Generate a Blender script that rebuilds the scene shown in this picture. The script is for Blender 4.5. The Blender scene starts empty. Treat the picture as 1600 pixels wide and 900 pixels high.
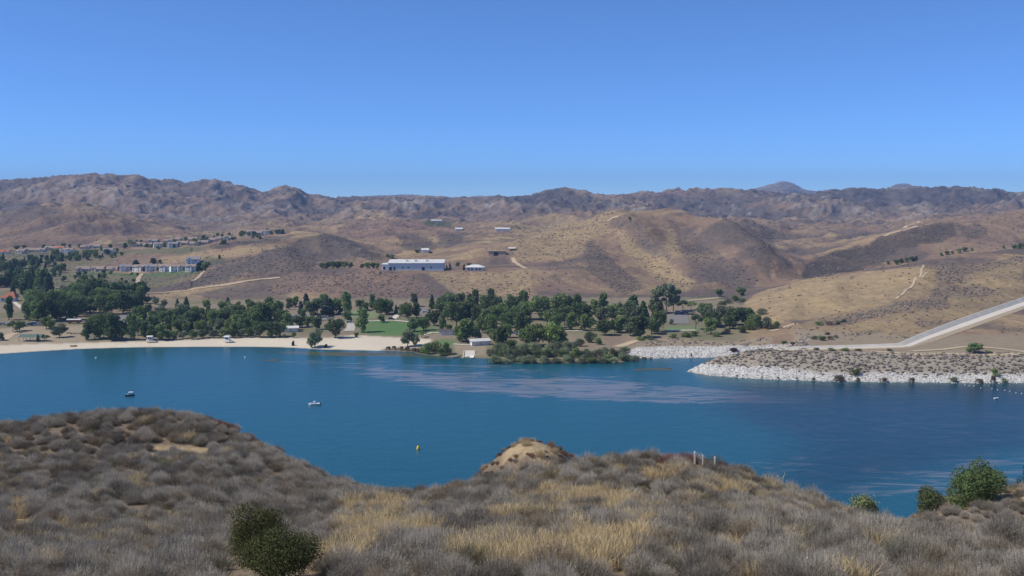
# Reservoir lagoon seen from a dry brush-covered hillside: park and beach on the far shore, brown hills behind.
import bpy, math, random
import numpy as np

# ------------------------------------------------------------------ camera, sky, sun, exposure
SC = bpy.context.scene
COL = SC.collection
F, HY, HC = 1570.0, 315.0, 80.0      # focal length and horizon row in photo pixels, eye height above the lake in metres
cam = bpy.data.cameras.new('camera')
cam.sensor_width = 36.0
cam.lens = 36.0 * F / 1600.0
cam.shift_y = -(450.0 - HY) / 1600.0
cam.clip_start, cam.clip_end = 0.3, 60000.0
camo = bpy.data.objects.new('camera', cam); COL.objects.link(camo)
camo.location = (0, 0, HC); camo.rotation_euler = (math.radians(90), 0, 0)
SC.camera = camo

SUN_EL, SUN_AZ = 50.0, -100.0          # degrees; azimuth clockwise from the view direction (+Y), so -90 is left
w = bpy.data.worlds.new('World'); SC.world = w; w.use_nodes = True
nt = w.node_tree
sky = nt.nodes.new('ShaderNodeTexSky'); sky.sky_type = 'NISHITA'; sky.sun_disc = False
sky.sun_elevation = math.radians(SUN_EL); sky.sun_rotation = math.radians(SUN_AZ)
sky.altitude = 10000.0; sky.air_density = 2.0; sky.dust_density = 0.0; sky.ozone_density = 10.0
bg = nt.nodes['Background']; bg.inputs['Strength'].default_value = 0.15
nt.links.new(sky.outputs[0], bg.inputs[0])
sd = bpy.data.lights.new('sun', 'SUN'); sd.energy = 4.2; sd.angle = math.radians(0.55); sd.color = (1.0, 0.93, 0.80)
so = bpy.data.objects.new('sun', sd); COL.objects.link(so)
so.rotation_euler = (math.radians(90 - SUN_EL), 0, math.radians(180 - SUN_AZ))
SC.view_settings.view_transform = 'Standard'; SC.view_settings.look = 'None'
SC.view_settings.exposure = 0.08; SC.view_settings.gamma = 1.0
SC.cycles.use_denoising = True
SC.cycles.max_bounces = 6; SC.cycles.diffuse_bounces = 2; SC.cycles.glossy_bounces = 2
SC.cycles.transparent_max_bounces = 6; SC.cycles.volume_bounces = 0
rnd = random.Random(7); rng = np.random.default_rng(11)

# ------------------------------------------------------------------ noise
_pg = np.random.default_rng(5); _PERM = _pg.permutation(4096).astype(np.int32); _PERM = np.concatenate([_PERM, _PERM]); _GX = np.cos(np.arange(4096) * 2 * math.pi / 4096 * 37).astype(np.float32); _GY = np.sin(np.arange(4096) * 2 * math.pi / 4096 * 37).astype(np.float32)
def perlin(x, y, seed=0):
    x = np.asarray(x, np.float64) + seed * 13.37; y = np.asarray(y, np.float64) + seed * 7.77
    x0 = np.floor(x); y0 = np.floor(y); xi = x0.astype(np.int32) & 4095; yi = y0.astype(np.int32) & 4095
    xf = (x - x0).astype(np.float32); yf = (y - y0).astype(np.float32); xj = (xi + 1) & 4095; yj = (yi + 1) & 4095
    pa = _PERM[xi]; pb = _PERM[xj]
    def g(p, iy, dx, dy):
        h = _PERM[p + iy]; return _GX[h] * dx + _GY[h] * dy
    u = xf * xf * (3 - 2 * xf); v = yf * yf * (3 - 2 * yf)
    a = g(pa, yi, xf, yf); b = g(pb, yi, xf - 1, yf); c = g(pa, yj, xf, yf - 1); d = g(pb, yj, xf - 1, yf - 1)
    a = a + (b - a) * u; c = c + (d - c) * u
    return (a + (c - a) * v) * 1.5
def fbm(x, y, wl, octv=5, seed=0, gain=0.5):
    s = 0; a = 1.0; f = 1.0 / wl; t = 0
    for k in range(octv):
        s = s + a * perlin(x * f, y * f, seed + 17 * k); t += a; a *= gain; f *= 2.03
    return s / t
def ridged(x, y, wl, octv=5, seed=0, gain=0.5):
    s = 0; a = 1.0; f = 1.0 / wl; t = 0; w_ = 1.0
    for k in range(octv):
        n = (1.0 - np.abs(perlin(x * f, y * f, seed + 31 * k))) ** 2
        s = s + a * n * w_; t += a; w_ = np.clip(n * 1.6, 0, 1); a *= gain; f *= 2.07
    return s / t
def sstep(a, b, x):
    t = np.clip((x - a) / (b - a), 0, 1); return t * t * (3 - 2 * t)

# ------------------------------------------------------------------ far terrain: surveyed feature lines (shore, bluff foot, crests, troughs) -> one height grid
NU, NT = 1000, 720
U = np.linspace(-0.62, 0.62, NU)                  # bearing: x / y
Y0, Y1 = 400.0, 9500.0
T = np.linspace(math.log(Y0), math.log(Y1), NT); YR = np.exp(T)
PXU = 800 + U * F
def smooth(a, s):
    k = np.arange(-int(3 * s) - 1, int(3 * s) + 2); g = np.exp(-0.5 * (k / s) ** 2); g /= g.sum()
    return np.convolve(np.pad(a, len(k) // 2, mode='edge'), g, 'valid')
def line(pts, kind='py', s=5.0):
    pts = sorted(pts); px = [p[0] for p in pts]
    y = smooth(np.interp(PXU, px, [p[1] for p in pts]), s); v = smooth(np.interp(PXU, px, [p[2] for p in pts]), s)
    return y, (v if kind == 'z' else HC - (v - HY) / F * y)
WL = [(-300, 556), (0, 553), (60, 549), (120, 545.5), (200, 543), (300, 542), (400, 542), (450, 543), (500, 546), (560, 547.5), (640, 549.5), (660, 554), (700, 558),
      (720, 559), (760, 560), (800, 567), (900, 568), (975, 566), (990, 560), (1040, 559), (1100, 558.5), (1200, 557), (1235, 556), (1262, 594), (1300, 596), (1500, 598), (1600, 598), (1900, 600)]
yB = smooth(np.interp(PXU, [p[0] for p in WL], [HC * F / (p[1] - HY) for p in WL]), 2.0)
LN = []
LN.append((yB - 45, np.full(NU, -6.0)))
LN.append((yB, np.zeros(NU)))
cz = smooth(np.interp(PXU, [-300, 970, 1000, 1230, 1262, 1900], [1.3, 1.3, 3.2, 3.4, 8.6, 9.0]), 3)
cw = smooth(np.interp(PXU, [-300, 440, 520, 970, 1000, 1230, 1262, 1900], [24, 24, 20, 16, 15, 15, 27, 28]), 3)
LN.append((yB + cw, cz))
LN.append(line([(-300, 900, 6), (0, 900, 6), (100, 850, 5), (180, 800, 4.5), (240, 750, 4), (450, 742, 4), (600, 748, 4), (850, 752, 4.5), (950, 758, 4.5), (1050, 765, 5), (1120, 760, 5),
   (1150, 725, 5.5), (1180, 655, 6), (1210, 602, 6.3), (1250, 565, 7.5), (1300, 545, 9), (1400, 525, 9.6), (1600, 525, 10), (1900, 525, 10)], 'z'))
LN.append(line([(-300, 1050, 422), (0, 1050, 423), (200, 1050, 423), (260, 1000, 424), (320, 980, 415), (380, 970, 402), (440, 930, 405), (490, 900, 421), (600, 900, 421), (850, 900, 421), (900, 900, 425),
   (950, 900, 432), (1000, 900, 440), (1050, 890, 448), (1100, 860, 452), (1130, 830, 458), (1150, 775, 471), (1180, 760, 460), (1250, 770, 437), (1340, 790, 424), (1440, 800, 408), (1500, 850, 396), (1600, 900, 384), (1900, 950, 365)]))
LN.append(line([(-300, 1120, 405), (0, 1120, 405), (200, 1120, 402), (260, 1080, 405), (320, 1060, 399), (380, 1060, 386), (440, 1040, 384), (490, 975, 417), (600, 955, 417), (850, 965, 413), (900, 1000, 405),
   (950, 1020, 403), (1000, 1000, 413), (1050, 980, 424), (1100, 950, 435), (1130, 920, 441), (1180, 900, 444), (1250, 900, 443), (1340, 900, 432), (1440, 920, 416), (1500, 950, 403), (1600, 1000, 388), (1900, 1050, 368)]))
yF, zF = line([(-300, 1230, 392), (0, 1230, 392), (100, 1230, 390), (200, 1230, 384), (300, 1230, 378), (350, 1220, 374), (400, 1200, 370), (440, 1180, 366), (480, 1150, 362), (520, 1150, 365), (560, 1120, 380),
   (600, 1100, 401), (640, 1080, 404), (700, 1080, 399), (750, 1080, 388), (800, 1100, 378), (850, 1150, 367), (900, 1250, 351), (940, 1300, 340), (980, 1330, 336), (1040, 1350, 336), (1070, 1350, 345),
   (1100, 1330, 364), (1140, 1300, 386), (1180, 1200, 409), (1210, 1100, 420), (1240, 1050, 418), (1270, 1080, 401), (1320, 1100, 383), (1362, 1120, 373), (1412, 1150, 360), (1450, 1170, 351), (1487, 1180, 346),
   (1525, 1200, 345), (1570, 1250, 332), (1600, 1250, 328), (1900, 1250, 322)], s=4)
LN.append((yF, zF))
LN.append(line([(-300, 1350, 388), (0, 1350, 388), (200, 1350, 382), (300, 1350, 374), (400, 1350, 367), (480, 1300, 372), (560, 1300, 374), (640, 1300, 372), (700, 1350, 366), (800, 1400, 366), (850, 1400, 370),
   (900, 1450, 358), (940, 1500, 352), (1040, 1500, 352), (1100, 1480, 364), (1140, 1450, 376), (1180, 1400, 388), (1210, 1350, 396), (1270, 1300, 402), (1320, 1300, 392), (1412, 1350, 372), (1487, 1350, 362), (1600, 1450, 345), (1900, 1450, 340)]))
LN.append(line([(-300, 1800, 345), (0, 1800, 338), (60, 1800, 322), (110, 1800, 316), (150, 1800, 325), (200, 1800, 338), (250, 1800, 352), (300, 1800, 362), (350, 1850, 362), (400, 1900, 352), (450, 1900, 348),
   (500, 1850, 353), (560, 1800, 346), (600, 1800, 343), (640, 1800, 345), (680, 1850, 352), (750, 1900, 353), (800, 1900, 346), (850, 1900, 339), (900, 1900, 333), (950, 1900, 334), (1060, 1850, 336), (1090, 1750, 351),
   (1125, 1700, 343), (1150, 1700, 342), (1190, 1750, 351), (1250, 1800, 357), (1300, 1850, 353), (1350, 1900, 353), (1400, 1900, 351), (1450, 1900, 340), (1500, 1900, 335), (1600, 1900, 333), (1900, 1900, 330)]))
LN.append(line([(-300, 2250, 352), (0, 2250, 338), (110, 2250, 332), (200, 2250, 340), (300, 2250, 352), (400, 2300, 347), (500, 2250, 347), (600, 2200, 346), (700, 2250, 345), (800, 2300, 342), (900, 2350, 340),
   (1000, 2300, 338), (1100, 2200, 342), (1200, 2200, 344), (1300, 2300, 346), (1400, 2300, 347), (1500, 2300, 344), (1600, 2300, 340), (1900, 2300, 340)]))
SKY = [(-300, 285), (0, 281), (50, 277), (100, 274), (150, 272), (185, 275), (210, 274), (235, 282), (270, 280), (290, 284), (315, 279), (335, 282), (350, 288), (380, 294), (400, 298), (425, 295), (445, 292), (462, 294),
   (487, 306), (520, 308), (545, 306), (570, 309), (620, 308), (660, 308), (700, 310), (740, 309), (780, 308), (830, 305), (855, 298), (880, 294.5), (905, 300), (915, 301), (935, 307), (960, 304), (1000, 301), (1060, 298.5),
   (1100, 295.5), (1140, 297), (1180, 300), (1220, 301), (1270, 300), (1300, 293), (1340, 291), (1365, 295), (1385, 297), (1400, 296), (1440, 293.5), (1490, 292), (1520, 296), (1560, 298), (1600, 301), (1900, 304)]
yJ, zJ = line([(p[0], 3300, p[1] + 1.0) for p in SKY], s=1.5)
yI, zI = LN[-1]
LN.append(((yI + yJ) / 2, zI * 0.5 + zJ * 0.5 - 6))
LN.append((yJ, zJ))
LN.append((np.full(NU, 4300.0), np.full(NU, 45.0)))
yL, zL = line([(-300, 8000, 315), (480, 8000, 314), (560, 8000, 308), (600, 8000, 306), (640, 8000, 305), (690, 8000, 308), (725, 8000, 311), (745, 8000, 307), (775, 8000, 307), (810, 8000, 310), (900, 8000, 314), (1150, 8000, 306), (1170, 8000, 299),
   (1190, 8000, 293), (1210, 8000, 288), (1224, 8000, 284), (1238, 8000, 287), (1256, 8000, 297), (1275, 8000, 300), (1300, 8000, 296), (1330, 8000, 299), (1370, 8000, 301), (1388, 8000, 295), (1400, 8000, 289), (1412, 8000, 287.5), (1424, 8000, 291), (1445, 8000, 299), (1600, 8000, 306), (1900, 8000, 312)], s=1.5)
LN.append((yL, zL))
LN.append((np.full(NU, 9700.0), np.full(NU, 40.0)))

def pchip_eval(xk, yk, x):
    h = np.diff(xk); d = np.diff(yk) / h
    m = np.zeros_like(yk)
    w1 = 2 * h[1:] + h[:-1]; w2 = h[1:] + 2 * h[:-1]
    ok = d[:-1] * d[1:] > 0
    with np.errstate(divide='ignore', invalid='ignore'):
        m[1:-1] = np.where(ok, (w1 + w2) / (w1 / d[:-1] + w2 / d[1:]), 0)
    m[0] = d[0]; m[-1] = d[-1]
    i = np.clip(np.searchsorted(xk, x) - 1, 0, len(h) - 1)
    t = (x - xk[i]) / h[i]; t2 = t * t; t3 = t2 * t
    return yk[i] * (2 * t3 - 3 * t2 + 1) + h[i] * m[i] * (t3 - 2 * t2 + t) + yk[i + 1] * (-2 * t3 + 3 * t2) + h[i] * m[i + 1] * (t3 - t2)
LY = np.array([l[0] for l in LN]); LZ = np.array([l[1] for l in LN])
Z = np.empty((NT, NU))
for i in range(NU):
    Z[:, i] = pchip_eval(LY[:, i], LZ[:, i], np.clip(YR, LY[0, i], None))
YG = np.repeat(YR[:, None], NU, 1); XG = U[None, :] * YG
# the stone-faced spit that closes the cove
yfS = HC * F / (np.interp(PXU, [1060, 1072, 1110, 1180, 1300, 1400], [579, 580, 587, 592, 596, 597]) - HY)
ybS = HC * F / (np.interp(PXU, [1060, 1072, 1120, 1180, 1240, 1270, 1300], [581, 580, 569.5, 563, 556, 545, 530]) - HY)
zs = np.minimum(np.minimum((YG - yfS) * 0.36, (ybS - YG) * 0.36), 8.8)
zs = np.where((PXU > 1062)[None, :] & (PXU < 1330)[None, :], zs, -9)
Z = np.maximum(Z, zs)
# relief: gullies on the hills, larger eroded relief on the mountains
yD = LY[3]; yE = LY[4]
a1 = sstep(0, 1, (YG - (yD + 12)) / 140.0) * (5.0 + 9.0 * sstep(1150, 2000, YG)) * (1 - 0.55 * np.exp(-((YG - LY[4]) / 60.0) ** 2))
a1 = a1 * np.where((PXU < 300)[None, :] & (YG < 1260), 0.35, 1.0)
a1 = a1 * (1 - 0.5 * (sstep(880, 940, PXU) * (1 - sstep(1200, 1240, PXU)))[None, :] * (YG < 1500))
bench = np.exp(-((YG - 925) / 45.0) ** 2) * sstep(480, 510, PXU)[None, :] * (1 - sstep(850, 880, PXU))[None, :]
a1 *= 1 - 0.9 * bench
wx = XG + 25 * fbm(XG, YG, 160, 3, 5); wy = YG + 25 * fbm(XG, YG, 160, 3, 6)
crestJ = 1 - 0.85 * np.exp(-((YG - yJ) / 150.0) ** 2)
a2 = (8 * sstep(1350, 1750, YG) * (1 - 0.7 * np.exp(-((YG - LY[8]) / 130.0) ** 2)) + 46 * sstep(2050, 2700, YG)) * crestJ
crestL = 1 - 0.93 * np.exp(-((YG - 8000) / 1200.0) ** 2)
a2 = np.where(YG > 5500, a2 * crestL, a2)
R1 = ridged(wx, wy, 125, 5, 3)
Z = Z + a1 * (R1 - 0.62) * 1.8 + 0.36 * a1 * (ridged(wx, wy, 44, 4, 13) - 0.62)
wx2 = XG + 140 * fbm(XG, YG, 700, 3, 15); wy2 = YG + 140 * fbm(XG, YG, 700, 3, 16)
R2 = ridged(wx2, wy2, 520, 6, 23, 0.55)
Z = Z + a2 * (R2 - 0.60) * 1.5
Z = Z + 0.15 * fbm(XG, YG, 14, 3, 9) * sstep(0.3, 1.5, Z)

def gz(x, y):
    """ground height of the far terrain"""
    x = np.asarray(x, float); y = np.asarray(y, float)
    fu = np.clip((x / y - U[0]) / (U[1] - U[0]), 0, NU - 1.001); ft = np.clip((np.log(y) - T[0]) / (T[1] - T[0]), 0, NT - 1.001)
    i = fu.astype(int); j = ft.astype(int); a = fu - i; b = ft - j
    return (Z[j, i] * (1 - a) + Z[j, i + 1] * a) * (1 - b) + (Z[j + 1, i] * (1 - a) + Z[j + 1, i + 1] * a) * b
def sight(px, py, ymin=400.0):
    """point of the far ground along a bearing and a depression angle"""
    u = (px - 800) / F; fu = min(max((u - U[0]) / (U[1] - U[0]), 0), NU - 1.001); i = int(fu); a = fu - i
    zc = Z[:, i] * (1 - a) + Z[:, i + 1] * a
    zc = np.maximum(zc, 0.0)
    q = HY + (HC - zc) / YR * F
    k = np.nonzero((q <= py) & (YR >= ymin))[0]
    if len(k) == 0: return None
    k = k[0]
    if k == 0: y = YR[0]
    else:
        q0, q1 = q[k - 1], q[k]; t = (q0 - py) / (q0 - q1) if q0 > q1 else 1.0
        y = YR[k - 1] + (YR[k] - YR[k - 1]) * min(max(t, 0), 1)
    return (u * y, y, float(gz(u * y, y)))

def spur(pts, A, w):
    """a rib of ground along a line of sighted points"""
    global Z
    P = [sight(*p) for p in pts]; P = [(p[0], p[1]) for p in P if p]
    best = np.full(Z.shape, 1e9); along = np.zeros(Z.shape)
    n = len(P) - 1
    for k in range(n):
        ax, ay = P[k]; bx, by = P[k + 1]; L2 = (bx - ax) ** 2 + (by - ay) ** 2
        t = np.clip(((XG - ax) * (bx - ax) + (YG - ay) * (by - ay)) / L2, 0, 1)
        d = np.hypot(XG - ax - t * (bx - ax), YG - ay - t * (by - ay))
        m = d < best; best = np.where(m, d, best); along = np.where(m, (k + t) / n, along)
    best = best + 8 * fbm(XG, YG, 50, 3, 77)
    Z = Z + A * np.exp(-np.abs(best / w) ** 1.5) * np.sin(np.pi * np.clip(0.08 + along * 0.92, 0, 1)) ** 0.6
spur([(957, 345), (985, 375), (1020, 405), (1060, 430), (1105, 452)], 25, 36)
spur([(1042, 342), (1075, 370), (1110, 395), (1150, 420), (1195, 440)], 30, 40)
spur([(935, 350), (925, 380), (915, 410), (900, 440)], 6, 35)
spur([(1000, 360), (1030, 392), (1065, 415), (1120, 440)], -17, 28)
spur([(1105, 355), (1150, 380), (1190, 410), (1215, 428)], 22, 42)
spur([(1330, 388), (1345, 400), (1350, 415)], -5, 25)
spur([(1440, 412), (1440, 432), (1400, 468), (1360, 495)], 1.6, 14)

# ------------------------------------------------------------------ ground cover (what grows or lies there, plus painted mountain shadows), mapped on the ground
GOLD = np.array([0.330, 0.245, 0.140]); BROWN = np.array([0.212, 0.148, 0.107]); BRUSH_AND_SHADOW = np.array([0.092, 0.078, 0.074]); PINK = np.array([0.218, 0.150, 0.116])
ROCK = np.array([0.42, 0.39, 0.36]); OLIVE = np.array([0.140, 0.140, 0.078]); LAWN = np.array([0.095, 0.180, 0.062]); SAND = np.array([0.63, 0.56, 0.44])
TAN = np.array([0.335, 0.275, 0.195]); RED = np.array([0.195, 0.130, 0.112]); DGREEN = np.array([0.065, 0.085, 0.050]); SCRUB = np.array([0.155, 0.122, 0.108])
def mixc(c, col, m):
    return c * (1 - m[..., None]) + col * m[..., None]
nA = fbm(XG, YG, 260, 5, 40); nB = fbm(XG, YG, 90, 5, 41); nC = fbm(XG, YG, 34, 4, 42); nM = fbm(XG, YG, 600, 6, 43, 0.6)
far = sstep(1500, 2500, YG)
C = np.zeros(Z.shape + (3,)) + BROWN
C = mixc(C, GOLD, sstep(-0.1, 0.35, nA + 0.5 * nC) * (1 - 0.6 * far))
C = mixc(C, PINK, 0.7 * sstep(0.05, 0.4, nB - 0.3 * nA))
C = mixc(C, BRUSH_AND_SHADOW, 0.65 * sstep(0.12, 0.42, nC * 0.8 + nB * 0.6))
gy, gx = np.gradient(Z); slope = np.hypot(gx / (YG * (U[1] - U[0])), gy / (YG * (T[1] - T[0])))
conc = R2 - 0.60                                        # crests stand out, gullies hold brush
C = mixc(C, BRUSH_AND_SHADOW * 1.15, far * (0.25 + 0.6 * sstep(-0.05, 0.25, nM)))
C = mixc(C, BRUSH_AND_SHADOW, far * 0.75 * sstep(0.02, -0.12, conc + 0.1 * nB))
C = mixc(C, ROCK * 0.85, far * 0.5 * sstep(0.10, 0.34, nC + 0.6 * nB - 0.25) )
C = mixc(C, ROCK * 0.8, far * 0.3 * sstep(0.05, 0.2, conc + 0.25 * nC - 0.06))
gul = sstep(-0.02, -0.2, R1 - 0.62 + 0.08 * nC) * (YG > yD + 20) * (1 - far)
C = mixc(C, BRUSH_AND_SHADOW * 1.1, 0.75 * gul); C = mixc(C, GOLD * 1.05, 0.5 * sstep(0.12, 0.26, R1 - 0.62) * (YG > yD + 20) * (1 - far))
C = mixc(C, PINK * 1.1, (far * 0.35 * sstep(-0.1, 0.3, nA) * (1 - sstep(350, 650, PXU))[None, :]))
SCRUBD = np.zeros(Z.shape)                              # how thickly small scrub stands there
SCRUBD += 0.13 * sstep(0.0, 0.4, nB) * (YG > yD)
jU = (fbm(XG, YG, 60, 4, 50) * 0.006 + fbm(XG, YG, 12, 2, 52) * 0.0025); jT = (fbm(XG, YG, 60, 4, 51) * 0.012 + fbm(XG, YG, 12, 2, 53) * 0.004)
UU = np.repeat(U[None, :], NT, 0); TT = np.repeat(T[:, None], NU, 1)
def area(pts, jit=1.0, ymin=400.0, ymax=1e9):
    """mask of the ground inside an outline of sighted points"""
    P = [sight(p[0], p[1], ymin) for p in pts]
    P = [(p[0] / p[1], math.log(p[1])) for p in P if p and p[1] < ymax]
    m = np.zeros(Z.shape, bool)
    if len(P) < 3: return m
    us = [p[0] for p in P]; ts = [p[1] for p in P]
    i0 = max(int((min(us) - 0.02 - U[0]) / (U[1] - U[0])), 0); i1 = min(int((max(us) + 0.02 - U[0]) / (U[1] - U[0])) + 2, NU)
    j0 = max(int((min(ts) - 0.03 - T[0]) / (T[1] - T[0])), 0); j1 = min(int((max(ts) + 0.03 - T[0]) / (T[1] - T[0])) + 2, NT)
    x = (UU + jU * jit)[j0:j1, i0:i1]; y = (TT + jT * jit)[j0:j1, i0:i1]; s = np.zeros(x.shape, bool)
    for k in range(len(P)):
        (ax, ay), (bx, by) = P[k - 1], P[k]
        if ay == by: continue
        c = ((ay > y) != (by > y)) & (x < (bx - ax) * (y - ay) / (by - ay) + ax); s ^= c
    m[j0:j1, i0:i1] = s
    return m
def blur(m):
    a = m.astype(float)
    for _ in range(2):
        a = (a + np.roll(a, 1, 0) + np.roll(a, -1, 0) + np.roll(a, 1, 1) + np.roll(a, -1, 1)) / 5
    return a
OFF = {1: (0, 250), 2: (400, 250), 3: (800, 250), 4: (1200, 250), 5: (0, 410), 6: (400, 410), 7: (800, 410), 8: (1200, 410)}
def R(k, *pts): return [(OFF[k][0] + p[0] / 4.0, OFF[k][1] + p[1] / 4.0) for p in pts]
def cover(col, pts, m=0.85, scrub=None, jit=1.0, **kw):
    global C, SCRUBD
    a = blur(area(pts, jit, **kw)); C = mixc(C, np.array(col), a * m * np.clip(0.86 + 0.5 * nC, 0, 1))
    if scrub is not None: SCRUBD = SCRUBD * (1 - a) + scrub * a
# hills
cover(GOLD, R(8, (-150, 260), (0, 165), (450, 75), (960, 25), (1050, 60), (1020, 180), (960, 230), (700, 270), (300, 345), (60, 385), (-40, 380)), 0.95, 0.03)
cover(GOLD * 0.85, R(8, (980, 20), (1600, -40), (1600, 260), (1000, 460), (700, 490), (200, 480), (100, 420), (300, 345), (960, 235)), 0.8, 0.08)
cover(SCRUB, R(4, (980, 660), (1100, 645), (1400, 640), (1600, 600), (1600, 640), (1400, 680), (1060, 690)), 0.6, 0.9)
cover(SCRUB, R(4, (1040, 700), (1280, 700), (1270, 760), (1080, 770)), 0.6, 0.9)
cover(SCRUB, R(4, (1030, 830), (1060, 790), (1300, 780), (1420, 830), (1300, 860), (1000, 860)), 0.6, 0.9)
cover(SCRUB, R(8, (270, 370), (480, 330), (600, 310), (760, 270), (900, 240), (1100, 225), (1150, 290), (1000, 290), (850, 310), (640, 350), (500, 390), (400, 400)), 0.6, 0.9)
cover(SCRUB, R(8, (500, 450), (600, 430), (740, 420), (700, 440), (560, 460)), 0.5, 0.8)
cover(SCRUB, R(8, (900, 395), (960, 370), (1180, 360), (1180, 380), (1000, 400)), 0.5, 0.7)
cover(BRUSH_AND_SHADOW * 0.75, R(4, (190, 745), (200, 690), (280, 615), (420, 565), (560, 535), (640, 525), (680, 485), (820, 455), (1010, 415), (1160, 395), (1180, 470), (1100, 520), (940, 530), (800, 550), (730, 600), (720, 660), (600, 665), (400, 725)), 0.9, 0.5)
cover(BRUSH_AND_SHADOW, R(4, (1170, 402), (1300, 397), (1380, 440), (1350, 480), (1250, 500)), 0.85, 0.5)
cover(BROWN, R(4, (60, 730), (200, 640), (330, 590), (300, 620), (210, 690), (180, 740)), 0.8, 0.1)
cover(PINK, R(4, (1200, 370), (1400, 310), (1600, 310), (1600, 540), (1290, 560), (1100, 560), (1200, 500), (1350, 480), (1390, 430), (1300, 390)), 0.7, 0.15)
cover(BRUSH_AND_SHADOW, R(3, (450, 500), (500, 490), (620, 620), (760, 740), (850, 800), (700, 840), (560, 780), (480, 700), (440, 620)), 0.6, 0.6)
cover(GOLD, R(3, (0, 400), (300, 370), (600, 370), (640, 440), (450, 520), (400, 600), (300, 640), (0, 640)), 0.75, 0.3)
cover(BRUSH_AND_SHADOW * 1.15, R(3, (625, 368), (680, 352), (760, 372), (860, 480), (960, 560), (1040, 680), (1120, 760), (1050, 740), (900, 600), (760, 480), (640, 410)), 0.7, 0.4)
cover(GOLD, R(3, (640, 430), (770, 520), (950, 610), (1060, 700), (1150, 760), (1110, 820), (1010, 790), (880, 740), (760, 620), (680, 500)), 0.9, 0.35)
cover(GOLD * 0.95, R(3, (930, 420), (1000, 430), (1080, 560), (1060, 610), (960, 540)), 0.7, 0.2)
cover(BRUSH_AND_SHADOW * 1.2, R(3, (940, 342), (990, 352), (1100, 430), (1200, 500), (1330, 620), (1560, 720), (1500, 780), (1300, 790), (1150, 700), (1060, 600), (1010, 470)), 0.6, 0.4)
cover(BRUSH_AND_SHADOW, R(3, (1180, 420), (1300, 378), (1440, 373), (1560, 402), (1640, 430), (1640, 760), (1520, 640), (1400, 540), (1280, 450)), 0.75, 0.4)
cover(GOLD, R(2, (1050, 710), (1600, 700), (1720, 700), (1720, 860), (1250, 840)), 0.7, 0.25)
cover(PINK, R(2, (60, 820), (200, 700), (800, 700), (1000, 720), (1100, 840), (700, 870)), 0.7, 0.45)
cover(BRUSH_AND_SHADOW * 1.2, R(2, (0, 580), (150, 540), (330, 530), (400, 600), (380, 650), (330, 700), (200, 720), (0, 720)), 0.7, 0.6)
cover(BRUSH_AND_SHADOW * 1.1, R(2, (380, 480), (450, 455), (560, 480), (700, 560), (800, 610), (760, 625), (600, 625), (420, 600)), 0.75, 0.3)
cover(PINK, R(2, (470, 445), (800, 440), (880, 480), (920, 570), (830, 600), (650, 520), (560, 475)), 0.6, 0.1)
cover(BRUSH_AND_SHADOW, R(2, (880, 472), (1000, 466), (1100, 500), (1130, 550), (1050, 570), (920, 560)), 0.9, 0.5)
cover(BRUSH_AND_SHADOW * 1.1, R(2, (1130, 482), (1300, 467), (1320, 490), (1240, 530), (1150, 525)), 0.9, 0.3)
cover(RED, R(2, (500, 430), (650, 395), (850, 370), (1000, 385), (1080, 430), (900, 445), (700, 440)), 0.75, 0.3)
cover(GOLD, R(2, (560, 300), (640, 285), (720, 320), (820, 350), (800, 380), (700, 370), (600, 330)), 0.8)
cover(DGREEN, R(2, (1040, 390), (1140, 372), (1240, 385), (1220, 405), (1080, 410)), 0.9)
cover(PINK * 0.78, R(1, (0, 400), (150, 370), (400, 340), (700, 360), (1000, 440), (1300, 470), (900, 500), (0, 550)), 0.65, 0.05)
cover(BRUSH_AND_SHADOW * 1.1, R(1, (0, 315), (140, 290), (270, 292), (370, 330), (200, 360), (0, 388)), 0.85, 0.4)
cover(BRUSH_AND_SHADOW * 1.2, R(1, (460, 430), (600, 410), (620, 500), (520, 490)), 0.4)
cover(BRUSH_AND_SHADOW * 0.9, R(1, (1290, 545), (1600, 508), (1760, 490), (1750, 510), (1600, 530), (1350, 556)), 0.95, 0.2)
cover(BRUSH_AND_SHADOW * 1.2, R(1, (1000, 800), (1250, 740), (1400, 640), (1600, 600), (1700, 560), (1700, 725), (1600, 740), (1250, 790), (1000, 815)), 0.75, 0.6)
cover(GOLD, R(1, (1000, 600), (1250, 580), (1600, 545), (1800, 520), (1800, 550), (1600, 585), (1300, 635), (1000, 640)), 0.75, 0.05)
cover(BROWN, R(1, (700, 640), (800, 590), (1000, 585), (980, 635)), 0.8, 0.05)
cover(OLIVE, R(1, (-400, 540), (500, 560), (780, 560), (700, 640), (450, 690), (500, 800), (300, 900), (-400, 1000)), 0.75, 0.1)
cover(OLIVE, R(1, (480, 690), (1240, 685), (1280, 700), (1200, 740), (950, 800), (880, 850), (500, 800)), 0.8, 0.2)
cover(LAWN * 0.8, R(1, (500, 692), (1240, 686), (1230, 705), (520, 712)), 0.7)
cover(OLIVE, R(1, (750, 560), (1290, 535), (1250, 575), (1000, 580), (790, 590), (720, 600)), 0.9)
cover(DGREEN, R(1, (1240, 640), (1300, 600), (1400, 610), (1420, 640), (1300, 655)), 0.8, 0.2)
cover(BRUSH_AND_SHADOW * 0.85, R(3, (30, 230), (330, 186), (430, 215), (560, 244), (620, 290), (480, 305), (240, 298), (150, 270)), 0.8)
cover(BRUSH_AND_SHADOW * 0.85, R(4, (520, 185), (650, 180), (720, 190), (780, 240), (700, 290), (580, 270)), 0.6)  # mountain shadow painted into the ground colour, no brush here
cover(BRUSH_AND_SHADOW * 0.8, R(4, (880, 190), (1150, 178), (1250, 190), (1600, 215), (1600, 290), (1300, 270), (1100, 290), (980, 270)), 0.7)  # also a painted shadow, along the right-hand mountain skyline
cover(RED * 1.1, R(3, (560, 238), (800, 212), (1200, 190), (1300, 200), (1100, 225), (800, 245)), 0.6)
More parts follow.
